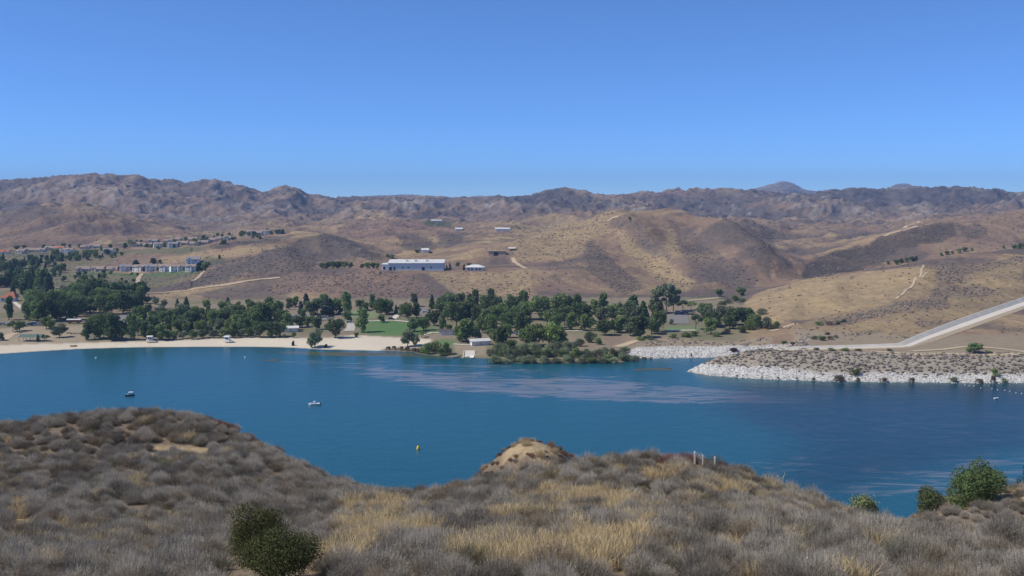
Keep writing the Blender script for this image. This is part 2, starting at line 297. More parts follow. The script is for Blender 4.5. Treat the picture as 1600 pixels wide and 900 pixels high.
# park
park = (YG > yB - 5) & (YG < yD + 25)
pk = blur(park) * (1 - sstep(1150, 1180, PXU))[None, :]
C = mixc(C, TAN * 0.72, pk * 0.9)
C = mixc(C, OLIVE * 1.1, pk * 0.75 * sstep(-0.15, 0.3, nB + 0.4 * nC))
SCRUBD = SCRUBD * (1 - pk)
cover(LAWN, R(6, (690, 370), (790, 360), (950, 378), (1140, 400), (1220, 432), (1050, 452), (780, 466), (650, 445)), 0.97, jit=0.5)
cover(LAWN * 1.1, R(6, (1130, 480), (1240, 490), (1230, 520), (1150, 515)), 0.9, jit=0.4)
cover(LAWN * 1.3 + 0.03, R(6, (580, 300), (760, 310), (740, 350), (600, 345)), 0.8, jit=0.5)
cover(LAWN + 0.05, R(7, (960, 400), (1180, 400), (1180, 425), (960, 430)), 0.8, jit=0.5)
cover(OLIVE * 1.3, R(7, (340, 430), (700, 400), (950, 430), (700, 460), (400, 470)), 0.7, jit=0.5)
cover(OLIVE * 1.3, R(6, (1200, 340), (1600, 350), (1600, 420), (1300, 420)), 0.7, jit=0.5)
cover(TAN * 1.05, R(5, (-200, 430), (180, 400), (530, 390), (540, 500), (0, 520), (-200, 520)), 0.9, jit=0.5)
cover(TAN * 0.9, R(6, (1230, 505), (1440, 520), (1430, 590), (1300, 580), (1235, 560)), 0.95, jit=0.3)
cover(PINK * 0.9, R(6, (560, 430), (720, 455), (900, 470), (1000, 480), (900, 530), (500, 500), (450, 470)), 0.6, jit=0.5)
cover(TAN * 0.9, R(7, (780, 530), (950, 470), (1400, 500), (1640, 460), (1640, 500), (1300, 530), (900, 545)), 0.85, 0.3, jit=0.5)
cover(RED * 1.1, R(7, (560, 470), (700, 460), (720, 500), (620, 530)), 0.7, jit=0.5)
cover(OLIVE * 0.8, R(5, (850, 300), (1600, 280), (1600, 470), (900, 470)), 0.6, jit=0.5)
dirt_bench = blur((PXU > 1240)[None, :] & (YG < yD + 5) & (YG > yB + 24))
C = mixc(C, TAN * 0.8, dirt_bench * 0.85)
stony = blur((Z > -3) & (((PXU > 982)[None, :] & (PXU < 1262)[None, :] & (YG < yB + cw + 1)) | ((zs > -2) & (YG < ybS + 3) & (PXU < 1262)[None, :]) | ((PXU > 1240)[None, :] & (YG < yB + cw))))
STONE = np.array([0.56, 0.545, 0.51])
C = mixc(C, STONE, stony)
# scrub grows over the upper part of the stone facing
upper = sstep(1.5, 3.3, Z + 1.2 * nC - (1.6 * (1 - sstep(1180, 1330, PXU)))[None, :]) * stony * (PXU > 1100)[None, :]
C = mixc(C, TAN * 0.75, upper * 0.8)
SCRUBD = SCRUBD * (1 - stony) + 1.5 * upper
beach = (area(R(5, (-600, 530), (0, 520), (160, 512), (400, 508), (640, 500), (900, 496), (1300, 478), (1500, 470), (1600, 470), (1800, 472), (2060, 470), (2200, 455), (2500, 470), (2700, 480), (2680, 520), (2400, 540), (2200, 600), (1600, 600), (800, 600), (-600, 640)), 0.35) & (YG > yB - 12) & (Z > -1.5))
beach = beach & (YG < yB + 140)
bb = blur(beach); C = mixc(C, SAND * np.clip(0.95 + 0.1 * nC, 0, 1.1)[..., None], bb)
# wet ground and lake bed
C = mixc(C, np.array([0.09, 0.085, 0.06]), 0.85 * sstep(0.12, -0.05, Z))
C = np.clip(C, 0.01, 0.85)

# ------------------------------------------------------------------ mesh and material helpers
def new_mesh(name, verts, faces_flat, nper, smooth_=True):
    me = bpy.data.meshes.new(name)
    verts = np.ascontiguousarray(verts, dtype=np.float32); nf = len(faces_flat) // nper
    me.vertices.add(len(verts)); me.vertices.foreach_set('co', verts.ravel())
    me.loops.add(len(faces_flat)); me.loops.foreach_set('vertex_index', np.ascontiguousarray(faces_flat, dtype=np.int32))
    me.polygons.add(nf); me.polygons.foreach_set('loop_start', np.arange(0, nf * nper, nper, dtype=np.int32))
    try: me.polygons.foreach_set('loop_total', np.full(nf, nper, dtype=np.int32))
    except Exception: pass
    me.polygons.foreach_set('use_smooth', np.full(nf, smooth_, dtype=bool))
    me.update(calc_edges=True); return me
def set_color(me, name, cols):
    a = me.color_attributes.new(name, 'FLOAT_COLOR', 'POINT')
    c = np.ones((len(cols), 4), np.float32); c[:, :3] = cols; a.data.foreach_set('color', c.ravel())
def link(name, me, mat=None, parent=None, **props):
    o = bpy.data.objects.new(name, me); COL.objects.link(o)
    if mat is not None and me is not None:
        if not me.materials: me.materials.append(mat)
    if parent is not None: o.parent = parent
    for k, v in props.items(): o[k] = v
    return o
def tag(o, label, cat, group=None):
    o['label'] = label; o['category'] = cat
    if group: o['group'] = group
    return o
def empty(name, loc, rz=0.0, sc=1.0):
    o = bpy.data.objects.new(name, None); COL.objects.link(o); o.location = loc; o.rotation_euler = (0, 0, rz)
    o.scale = (sc, sc, sc) if not isinstance(sc, tuple) else sc
    o.empty_display_size = 0.1
    return o
def mat(name, col=(0.5, 0.5, 0.5), rough=0.85, noise=0.0, scale=1.0, attr=None, bump=0.0, bscale=4.0, spec=0.3, metal=0.0, sub=None, trans=0.0, rand=0.0):
    m = bpy.data.materials.new(name); m.use_nodes = True; n = m.node_tree.nodes; l = m.node_tree.links
    b = n['Principled BSDF']; b.inputs['Roughness'].default_value = rough; b.inputs['Specular IOR Level'].default_value = spec; b.inputs['Metallic'].default_value = metal
    if attr:
        a = n.new('ShaderNodeAttribute'); a.attribute_name = attr; src = a.outputs['Color']
    else:
        a = n.new('ShaderNodeRGB'); a.outputs[0].default_value = (*col, 1); src = a.outputs[0]
    geo = n.new('ShaderNodeNewGeometry') ; pos = geo.outputs['Position']
    if noise > 0:
        tx = n.new('ShaderNodeTexNoise'); tx.inputs['Scale'].default_value = scale; tx.inputs['Detail'].default_value = 6; tx.inputs['Roughness'].default_value = 0.65; l.new(pos, tx.inputs['Vector'])
        mr = n.new('ShaderNodeMapRange'); mr.inputs[1].default_value = 0.25; mr.inputs[2].default_value = 0.75; mr.inputs[3].default_value = 1 - noise; mr.inputs[4].default_value = 1 + noise; l.new(tx.outputs[0], mr.inputs[0])
        mx = n.new('ShaderNodeVectorMath'); mx.operation = 'SCALE'; l.new(src, mx.inputs[0]); l.new(mr.outputs[0], mx.inputs['Scale']); src = mx.outputs[0]
    if rand > 0:
        oi = n.new('ShaderNodeObjectInfo'); mr = n.new('ShaderNodeMapRange'); mr.inputs[3].default_value = 1 - rand; mr.inputs[4].default_value = 1 + rand; l.new(oi.outputs['Random'], mr.inputs[0])
        mx = n.new('ShaderNodeVectorMath'); mx.operation = 'SCALE'; l.new(src, mx.inputs[0]); l.new(mr.outputs[0], mx.inputs['Scale']); src = mx.outputs[0]
    l.new(src, b.inputs['Base Color'])
    if bump > 0:
        t2 = n.new('ShaderNodeTexNoise'); t2.inputs['Scale'].default_value = bscale; t2.inputs['Detail'].default_value = 5; l.new(pos, t2.inputs['Vector'])
        bp = n.new('ShaderNodeBump'); bp.inputs['Strength'].default_value = 1.0; bp.inputs['Distance'].default_value = bump; l.new(t2.outputs[0], bp.inputs['Height']); l.new(bp.outputs[0], b.inputs['Normal'])
    if trans > 0:
        td = n.new('ShaderNodeBsdfTranslucent'); l.new(src, td.inputs['Color']); ms = n.new('ShaderNodeMixShader'); ms.inputs[0].default_value = trans
        l.new(b.outputs[0], ms.inputs[1]); l.new(td.outputs[0], ms.inputs[2]); l.new(ms.outputs[0], n['Material Output'].inputs['Surface'])
    return m

# ------------------------------------------------------------------ the far ground, cut into the pieces one would name
M_HILL = mat('dry_hill_ground', attr='cover', noise=0.28, scale=0.2, bump=1.6, bscale=0.16, rough=0.95, spec=0.1)
M_MTN = mat('mountain_ground', attr='cover', noise=0.50, scale=0.030, bump=16.0, bscale=0.02, rough=0.95, spec=0.05)
M_FLAT = mat('park_ground', attr='cover', noise=0.14, scale=0.25, bump=0.12, bscale=0.5, rough=0.95, spec=0.1)
M_SAND = mat('beach_sand', attr='cover', noise=0.06, scale=0.4, bump=0.05, bscale=0.8, rough=0.95, spec=0.1)
# surface normals of the whole sheet, shared by its pieces so that no seam shows
P3 = np.stack([XG, YG, Z], -1)
dU = np.gradient(P3, axis=1); dT = np.gradient(P3, axis=0); NRM = np.cross(dU, dT); NRM /= np.linalg.norm(NRM, axis=-1, keepdims=True)
yc = (YG[:-1, :-1] + YG[1:, 1:]) / 2; fb = beach[:-1, :-1] & beach[1:, 1:]
lawnm = area(R(6, (690, 370), (790, 360), (950, 378), (1140, 400), (1220, 432), (1050, 452), (780, 466), (650, 445)), 0.5); fl = lawnm[:-1, :-1] & lawnm[1:, 1:]
yDc = yD[None, :-1]; yEc = LY[4][None, :-1]; yIc = LY[9][None, :-1]; pxc = np.repeat(PXU[None, :-1], NT - 1, 0)
reg = np.full(yc.shape, 1)
reg[yc > yDc + 8] = 2
golden = (pxc > 1150) & (yc > yDc + 4) & (yc < LY[5][None, :-1])
reg[golden] = 3
bank = (pxc > 1064) & (yc < yDc + 4); reg[bank & (reg == 1)] = 4
reg[yc > LY[7][None, :-1]] = 5
reg[yc > yIc] = 6
reg[yc > 5000] = 7
reg[fl] = 8
reg[fb] = 9
VI = np.arange(NT * NU).reshape(NT, NU)
QUAD = np.stack([VI[:-1, :-1], VI[:-1, 1:], VI[1:, 1:], VI[1:, :-1]], -1)
def cut(name, r, m, kind='structure'):
    q = QUAD[reg == r].reshape(-1); ids, inv = np.unique(q, return_inverse=True)
    me = new_mesh(name, P3.reshape(-1, 3)[ids], inv.reshape(-1), 4); set_color(me, 'cover', C.reshape(-1, 3)[ids])
    me.normals_split_custom_set_from_vertices(NRM.reshape(-1, 3)[ids].tolist())
    return link(name, me, m, kind=kind)
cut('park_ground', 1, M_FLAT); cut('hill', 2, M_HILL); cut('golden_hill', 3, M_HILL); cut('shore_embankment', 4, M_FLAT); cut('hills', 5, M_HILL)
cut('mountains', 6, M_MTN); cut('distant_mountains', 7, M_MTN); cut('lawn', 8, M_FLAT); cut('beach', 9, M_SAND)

# ------------------------------------------------------------------ near hillside: thin-plate surface through surveyed points
near_pts = []
def N(px, py, y, h=0.5): near_pts.append(((px - 800) / F * y, y, HC - (py - HY) / F * y - h))
def NZ(px, y, z): near_pts.append(((px - 800) / F * y, y, z))
for p in [(-300, 900, 13), (0, 900, 14), (300, 900, 14), (600, 900, 13), (800, 900, 12), (1100, 900, 11), (1400, 900, 11), (1600, 900, 11), (1900, 900, 12),
          (-200, 848, 24), (0, 848, 24), (200, 838, 27), (400, 838, 28), (550, 815, 32), (620, 790, 40), (-200, 795, 40), (0, 795, 40), (200, 795, 40), (400, 798, 40),
          (-200, 758, 50), (0, 758, 50), (150, 756, 50), (300, 760, 50), (420, 768, 50), (500, 774, 47), (-200, 724, 60), (0, 724, 60), (150, 722, 60), (280, 727, 60), (400, 742, 60),
          (-300, 690, 72), (-150, 692, 72), (0, 692, 72), (150, 690, 72), (250, 694, 72), (330, 702, 72), (-300, 670, 85), (-150, 666, 85), (0, 660, 85), (100, 662, 88), (200, 663, 90), (270, 667, 88), (350, 672, 84), (400, 686, 80), (450, 713, 74), (500, 738, 68), (550, 761, 60), (590, 776, 52),
          (700, 800, 30), (650, 782, 42), (700, 760, 44), (760, 738, 46), (850, 722, 47), (950, 711, 48), (1000, 707, 48), (1050, 706, 47), (1120, 715, 46), (1200, 754, 44), (1260, 780, 42), (1300, 796, 40),
          (1350, 812, 38), (1450, 826, 36), (1550, 830, 34), (1650, 828, 33), (900, 820, 22), (1100, 820, 21), (1300, 840, 19), (1500, 850, 17)]: N(*p)
for p in [(815, 690, 92), (780, 705, 90), (850, 698, 92), (735, 752, 90), (885, 720, 92), (815, 715, 84)]: N(*p, 0.1)
for p in [(1440, 800, 118), (1490, 790, 112), (1530, 781, 112), (1580, 771, 122), (1620, 760, 128), (1720, 745, 128), (1560, 800, 80), (1640, 790, 80), (1450, 830, 75)]: N(*p, 0.2)
for p in [(-300, 130, 42), (-100, 130, 41), (100, 130, 40), (250, 128, 39), (400, 115, 40), (500, 100, 42), (590, 85, 46), (660, 80, 47), (730, 120, 34), (815, 125, 39), (900, 120, 35), (950, 80, 54), (1050, 75, 56), (1150, 75, 53), (1250, 70, 52), (1330, 70, 49), (1380, 110, 34), (1330, 140, 24),
          (1460, 160, 22), (1560, 165, 24), (1700, 170, 28), (1850, 170, 30), (960, 130, 31), (1150, 130, 29)]: NZ(*p)
for px in range(-300, 2000, 150): NZ(px, 235, -7); NZ(px, 300, -16)
for x_ in (-60, -30, 0, 30, 60): near_pts.append((x_, -25, 84 - abs(x_) * 0.02)); 
near_pts.append((0, 1.0, 78.3)); near_pts.append((-9, 3.0, 78.0)); near_pts.append((9, 3.0, 77.8))
NP = np.array(near_pts)
def tps_k(r2): return 0.5 * r2 * np.log(np.maximum(r2, 1e-9))
nn = len(NP); Kx = tps_k((NP[:, None, 0] - NP[None, :, 0]) ** 2 + (NP[:, None, 1] - NP[None, :, 1]) ** 2) + np.eye(nn) * 0.3
Pm = np.column_stack([np.ones(nn), NP[:, 0], NP[:, 1]])
sol = np.linalg.solve(np.block([[Kx, Pm], [Pm.T, np.zeros((3, 3))]]), np.concatenate([NP[:, 2], np.zeros(3)]))
def nz_raw(x, y):
    sh = np.shape(x); x = np.ravel(x); y = np.ravel(y); out = np.empty(len(x))
    for s in range(0, len(x), 20000):
        xx = x[s:s + 20000]; yy = y[s:s + 20000]
        out[s:s + 20000] = tps_k((xx[:, None] - NP[None, :, 0]) ** 2 + (yy[:, None] - NP[None, :, 1]) ** 2) @ sol[:nn] + sol[nn] + sol[nn + 1] * xx + sol[nn + 2] * yy
    return out.reshape(sh)
def nz(x, y):
    x = np.asarray(x, float); y = np.asarray(y, float)
    return nz_raw(x, y) + 0.35 * fbm(x, y, 7.0, 4, 60) + 0.9 * fbm(x, y, 30.0, 2, 61) * sstep(20, 60, y)
nx_ = np.linspace(-150, 150, 376); ny_ = np.linspace(-14, 266, 351)
NX, NY = np.meshgrid(nx_, ny_); NZg = nz(NX, NY)
def nsight(px, py, ymin=4.0):
    ys = np.linspace(ymin, 250, 1400); xs = (px - 800) / F * ys; q = HY + (HC - nz(xs, ys)) / ys * F
    k = np.nonzero(q <= py)[0]
    if len(k) == 0: return None
    y = ys[k[0]]; return (float(xs[k[0]]), float(y), float(nz(xs[k[0]], y)))
DRYG = np.array([0.40, 0.30, 0.155]); SOIL = np.array([0.165, 0.130, 0.098]); BARE = np.array([0.38, 0.29, 0.175])
g1 = fbm(NX, NY, 16, 4, 70); g2 = fbm(NX, NY, 5, 3, 71)
def near_area(x, y, pts, jit=1.0):
    P = [nsight(*p) for p in pts]; P = [(p[0], p[1]) for p in P if p]
    xx = x + jit * fbm(x, y, 4, 3, 72); yy = y + jit * fbm(x, y, 4, 3, 73); s = np.zeros(np.shape(x), bool)
    for k in range(len(P)):
        (ax, ay), (bx, by) = P[k - 1], P[k]
        if ay == by: continue
        s ^= ((ay > yy) != (by > yy)) & (xx < (bx - ax) * (yy - ay) / (by - ay) + ax)
    return s
GRASS_A = [[(500, 880), (540, 800), (590, 785), (650, 800), (660, 850), (600, 860), (560, 900)], [(700, 900), (720, 850), (850, 845), (960, 850), (1000, 870), (980, 900)], [(760, 815), (800, 795), (860, 795), (860, 815), (820, 822)],
           [(855, 790), (870, 768), (960, 775), (1000, 790), (960, 812), (900, 815)], [(985, 745), (1010, 715), (1080, 715), (1090, 745), (1040, 760)], [(1100, 775), (1120, 755), (1160, 765), (1160, 785)], [(970, 830), (1010, 815), (1020, 850), (980, 850)]]
BARE_A = [[(215, 700), (245, 692), (330, 700), (330, 712), (270, 708), (240, 712)], [(190, 735), (200, 715), (215, 740), (235, 770), (200, 770)], [(5, 830), (20, 790), (48, 795), (50, 825), (20, 840)], [(780, 730), (800, 698), (850, 694), (880, 715), (850, 730)],
          [(1380, 800), (1480, 785), (1560, 772), (1700, 745), (1700, 775), (1600, 790), (1450, 810)]]
grassm = np.zeros(NX.shape, bool); barem = np.zeros(NX.shape, bool)
for a in GRASS_A: grassm |= near_area(NX, NY, a)
for a in BARE_A: barem |= near_area(NX, NY, a, 0.5)
CN = np.zeros(NX.shape + (3,)) + SOIL
CN = mixc(CN, DRYG * 0.8, sstep(0.0, 0.45, g1 + 0.5 * g2) * 0.3); CN = mixc(CN, DRYG, grassm * 0.9); CN = mixc(CN, BARE, barem * 0.95)
M_SOIL = mat('dry_hillside_soil', attr='cover', noise=0.25, scale=2.2, bump=0.12, bscale=3.0, rough=0.95, spec=0.1)
VI2 = np.arange(NX.size).reshape(NX.shape); q2 = np.stack([VI2[:-1, :-1], VI2[:-1, 1:], VI2[1:, 1:], VI2[1:, :-1]], -1).reshape(-1)
me = new_mesh('near_hillside', np.stack([NX, NY, NZg], -1).reshape(-1, 3), q2, 4); set_color(me, 'cover', CN.reshape(-1, 3))
link('near_hillside', me, M_SOIL, kind='structure')

# ------------------------------------------------------------------ lake
def water_material():
    m = bpy.data.materials.new('lake_water'); m.use_nodes = True; n = m.node_tree.nodes; l = m.node_tree.links
    b = n['Principled BSDF']; b.inputs['Roughness'].default_value = 0.24; b.inputs['IOR'].default_value = 1.333
    geo = n.new('ShaderNodeNewGeometry')
    a = n.new('ShaderNodeAttribute'); a.attribute_name = 'weed'
    t = n.new('ShaderNodeTexNoise'); t.inputs['Scale'].default_value = 0.012; t.inputs['Detail'].default_value = 4
    mp = n.new('ShaderNodeMapping'); mp.inputs['Scale'].default_value = (1, 1.6, 1); l.new(geo.outputs['Position'], mp.inputs[0]); l.new(mp.outputs[0], t.inputs['Vector'])
    deep = n.new('ShaderNodeMix'); deep.data_type = 'RGBA'; deep.inputs[6].default_value = (0.005, 0.072, 0.104, 1); deep.inputs[7].default_value = (0.008, 0.092, 0.124, 1); l.new(t.outputs[0], deep.inputs[0])
    mp2 = n.new('ShaderNodeMapping'); mp2.inputs['Scale'].default_value = (0.040, 0.15, 1); l.new(geo.outputs['Position'], mp2.inputs[0])
    t2 = n.new('ShaderNodeTexNoise'); t2.inputs['Scale'].default_value = 1.0; t2.inputs['Detail'].default_value = 7; t2.inputs['Roughness'].default_value = 0.66; t2.inputs['Distortion'].default_value = 1.2; l.new(mp2.outputs[0], t2.inputs['Vector'])
    am2 = n.new('ShaderNodeMath'); am2.operation = 'MULTIPLY_ADD'; l.new(t2.outputs[0], am2.inputs[0]); am2.inputs[1].default_value = 2.4; am2.inputs[2].default_value = -1.2
    ad = n.new('ShaderNodeMath'); ad.operation = 'ADD'; l.new(am2.outputs[0], ad.inputs[0])
    sx = n.new('ShaderNodeSeparateColor'); l.new(a.outputs['Color'], sx.inputs[0]); l.new(sx.outputs[0], ad.inputs[1])
    mr = n.new('ShaderNodeMapRange'); mr.inputs[1].default_value = 0.46; mr.inputs[2].default_value = 0.86; mr.inputs[4].default_value = 0.9; l.new(ad.outputs[0], mr.inputs[0])
    wm = n.new('ShaderNodeMix'); wm.data_type = 'RGBA'; l.new(mr.outputs[0], wm.inputs[0]); l.new(deep.outputs[2], wm.inputs[6]); wm.inputs[7].default_value = (0.190, 0.190, 0.208, 1)
    sh = n.new('ShaderNodeMix'); sh.data_type = 'RGBA'; l.new(sx.outputs[1], sh.inputs[0]); l.new(wm.outputs[2], sh.inputs[6]); sh.inputs[7].default_value = (0.10, 0.105, 0.045, 1)
    sd_ = n.new('ShaderNodeMix'); sd_.data_type = 'RGBA'; l.new(sx.outputs[2], sd_.inputs[0]); l.new(sh.outputs[2], sd_.inputs[6]); sd_.inputs[7].default_value = (0.004, 0.024, 0.036, 1)
    l.new(sd_.outputs[2], b.inputs['Base Color'])
    t3 = n.new('ShaderNodeTexNoise'); t3.inputs['Scale'].default_value = 0.9; t3.inputs['Detail'].default_value = 4; l.new(geo.outputs['Position'], t3.inputs['Vector'])
    t4 = n.new('ShaderNodeTexNoise'); t4.inputs['Scale'].default_value = 0.16; t4.inputs['Detail'].default_value = 3; l.new(geo.outputs['Position'], t4.inputs['Vector'])
    am = n.new('ShaderNodeMath'); am.operation = 'MULTIPLY_ADD'; l.new(t4.outputs[0], am.inputs[0]); am.inputs[1].default_value = 2.0; l.new(t3.outputs[0], am.inputs[2])
    bp = n.new('ShaderNodeBump'); bp.inputs['Strength'].default_value = 1.0; bp.inputs['Distance'].default_value = 0.09; l.new(am.outputs[0], bp.inputs['Height']); l.new(bp.outputs[0], b.inputs['Normal'])
    return m
def lake_pt(px, py): y = HC * F / (py - HY); return ((px - 800) / F * y, y)
lx = np.linspace(-900, 900, 451); ly = np.concatenate([np.linspace(120, 600, 241), [640, 700]])
LX, LYg = np.meshgrid(lx, ly)
def lake_area(pts, feather):
    P = [lake_pt(*p) for p in pts]; s = np.zeros(LX.shape, bool)
    for k in range(len(P)):
        (ax, ay), (bx, by) = P[k - 1], P[k]
        if ay == by: continue
        s ^= ((ay > LYg) != (by > LYg)) & (LX < (bx - ax) * (LYg - ay) / (by - ay) + ax)
    a = s.astype(float)
    for _ in range(feather): a = (a + np.roll(a, 1, 0) + np.roll(a, -1, 0) + np.roll(a, 1, 1) + np.roll(a, -1, 1)) / 5
    return a
weed = 0.76 * lake_area([(545, 572), (640, 575), (740, 585), (900, 590), (1040, 598), (1150, 610), (1270, 622), (1240, 634), (1120, 632), (980, 630), (850, 622), (740, 616), (640, 604), (570, 590)], 9)
weed = np.maximum(weed, 0.44 * lake_area([(430, 560), (560, 560), (700, 565), (850, 575), (1060, 590), (1150, 600), (900, 600), (600, 585), (420, 570)], 8))
weed = np.maximum(weed, 0.62 * lake_area([(1330, 632), (1440, 634), (1430, 648), (1340, 646)], 6))
weed = np.maximum(weed, 0.47 * lake_area([(1150, 725), (1300, 700), (1500, 700), (1700, 690), (1700, 760), (1400, 780), (1250, 770)], 10))
weed = np.maximum(weed, 0.42 * lake_area([(1150, 650), (1700, 640), (1700, 700), (1300, 700)], 10))
shal = 0.85 * lake_area([(440, 549), (540, 550), (640, 551), (660, 556), (735, 561), (700, 561), (640, 557), (520, 556), (450, 553)], 2)
dark = 0.8 * lake_area([(1150, 598), (1750, 600), (1750, 700), (1600, 700), (1350, 760), (1300, 790), (1200, 760), (1250, 690), (1120, 640)], 14)
me = new_mesh('lake', np.stack([LX, LYg, np.zeros(LX.shape)], -1).reshape(-1, 3), (lambda v: np.stack([v[:-1, :-1], v[:-1, 1:], v[1:, 1:], v[1:, :-1]], -1).reshape(-1))(np.arange(LX.size).reshape(LX.shape)), 4)
set_color(me, 'weed', np.stack([weed, shal, dark], -1).reshape(-1, 3))
link('lake', me, water_material(), kind='structure')

# ------------------------------------------------------------------ mesh builder
class MB:
    def __init__(s): s.v = []; s.f = []
    def poly(s, pts):
        b = len(s.v); s.v += [tuple(p) for p in pts]; s.f.append(tuple(range(b, b + len(pts)))); return s
    def box(s, x0, x1, y0, y1, z0, z1):
        b = len(s.v); s.v += [(x, y, z) for z in (z0, z1) for y in (y0, y1) for x in (x0, x1)]
        s.f += [tuple(b + i for i in q) for q in ((0, 2, 3, 1), (4, 5, 7, 6), (0, 1, 5, 4), (2, 6, 7, 3), (0, 4, 6, 2), (1, 3, 7, 5))]; return s
    def hull(s, bot, top):
        """closed solid between two outlines of equal length"""
        b = len(s.v); n = len(bot); s.v += [tuple(p) for p in bot] + [tuple(p) for p in top]
        s.f.append(tuple(b + i for i in reversed(range(n)))); s.f.append(tuple(b + n + i for i in range(n)))
        for i in range(n): j = (i + 1) % n; s.f.append((b + i, b + j, b + n + j, b + n + i))
        return s
    def tube(s, pts, rads, k=6):
        b = len(s.v)
        for i, p in enumerate(pts):
            q = pts[min(i + 1, len(pts) - 1)]; o = pts[max(i - 1, 0)]; d = np.array(q, float) - np.array(o, float); d /= max(np.linalg.norm(d), 1e-9)
            a = np.cross(d, (0.3, 0.9, 0.31) if abs(d[2]) > 0.8 else (0, 0, 1.0)); a /= np.linalg.norm(a); c = np.cross(d, a)
            for j in range(k):
                t = 2 * math.pi * j / k; s.v.append(tuple(np.array(p) + rads[i] * (math.cos(t) * a + math.sin(t) * c)))
        for i in range(len(pts) - 1):
            for j in range(k): j2 = (j + 1) % k; s.f.append((b + i * k + j, b + i * k + j2, b + (i + 1) * k + j2, b + (i + 1) * k + j))
        s.f.append(tuple(b + j for j in reversed(range(k)))); s.f.append(tuple(b + (len(pts) - 1) * k + j for j in range(k))); return s
    def mesh(s, name, m, smooth_=False):
        me = bpy.data.meshes.new(name); me.from_pydata(s.v, [], s.f); me.update()
        if smooth_: me.polygons.foreach_set('use_smooth', np.ones(len(me.polygons), bool))
        me.materials.append(m); return me
    def build(s, name, m, parent=None, smooth_=False, **k): return link(name, s.mesh(name, m, smooth_), None, parent, **k)
def copy_tree(o, parent=None):
    c = o.copy(); COL.objects.link(c)
    if parent is not None: c.parent = parent
    for ch in o.children: copy_tree(ch, c)
    return c

# ------------------------------------------------------------------ leaf clouds
def leaves(pts, nrm, size, rg, tone=None, aspect=1.5):
    """one small bent leaf-spray quad per point; returns verts, faces (flat), colour per vertex"""
    n = len(pts); d = rg.normal(size=(n, 3)); d /= np.linalg.norm(d, axis=1, keepdims=True)
    nn_ = nrm * 0.9 + d * 0.9; nn_ /= np.linalg.norm(nn_, axis=1, keepdims=True)
    a = np.cross(nn_, rg.normal(size=(n, 3))); a /= np.linalg.norm(a, axis=1, keepdims=True); b = np.cross(nn_, a)
    s = (size * rg.uniform(0.6, 1.35, n))[:, None]
    v = np.stack([pts - a * s * aspect * 0.5, pts - b * s * 0.45 + nn_ * s * 0.12, pts + a * s * aspect * 0.5, pts + b * s * 0.45 + nn_ * s * 0.12], 1)
    return v.reshape(-1, 3), np.arange(n * 4)
def leaf_mesh(name, pts, nrm, size, rg, base, var, m, aspect=1.5):
    v, f = leaves(pts, nrm, size, rg, aspect=aspect); me = new_mesh(name, v, f, 4, False)
    t = 1 + rg.uniform(-var, var, len(pts)); h = rg.uniform(-var, var, len(pts)) * 0.5
    c = np.array(base)[None] * np.stack([t + h, t, t - h * 0.5], 1); set_color(me, 'tint', np.repeat(np.clip(c, 0.003, 1), 4, 0)); me.materials.append(m); return me
def lobes_cloud(lobes, n, rg, inner=0.35):
    """points scattered through a set of ellipsoid lobes (cx,cy,cz,rx,ry,rz), thicker towards the outside"""
    L = np.array(lobes); w_ = (L[:, 3] * L[:, 4] * L[:, 5]) ** 0.67; k = rg.choice(len(L), n, p=w_ / w_.sum())
    d = rg.normal(size=(n, 3)); d /= np.linalg.norm(d, axis=1, keepdims=True); r = (inner + (1 - inner) * rg.random(n) ** 0.45) * rg.uniform(0.85, 1.12, n)
    return L[k, :3] + d * L[k, 3:] * r[:, None], d
M_LEAF = mat('tree_leaves', attr='tint', rough=0.75, spec=0.15, trans=0.22, rand=0.42)
M_BARK = mat('bark', (0.13, 0.095, 0.07), noise=0.2, scale=3.0, rough=0.95)
GR1 = (0.165, 0.225, 0.075); GR2 = (0.128, 0.182, 0.068); GR3 = (0.205, 0.260, 0.075); GR4 = (0.180, 0.205, 0.115); GR5 = (0.255, 0.285, 0.155); GR6 = (0.085, 0.085, 0.06)
TREES = {}
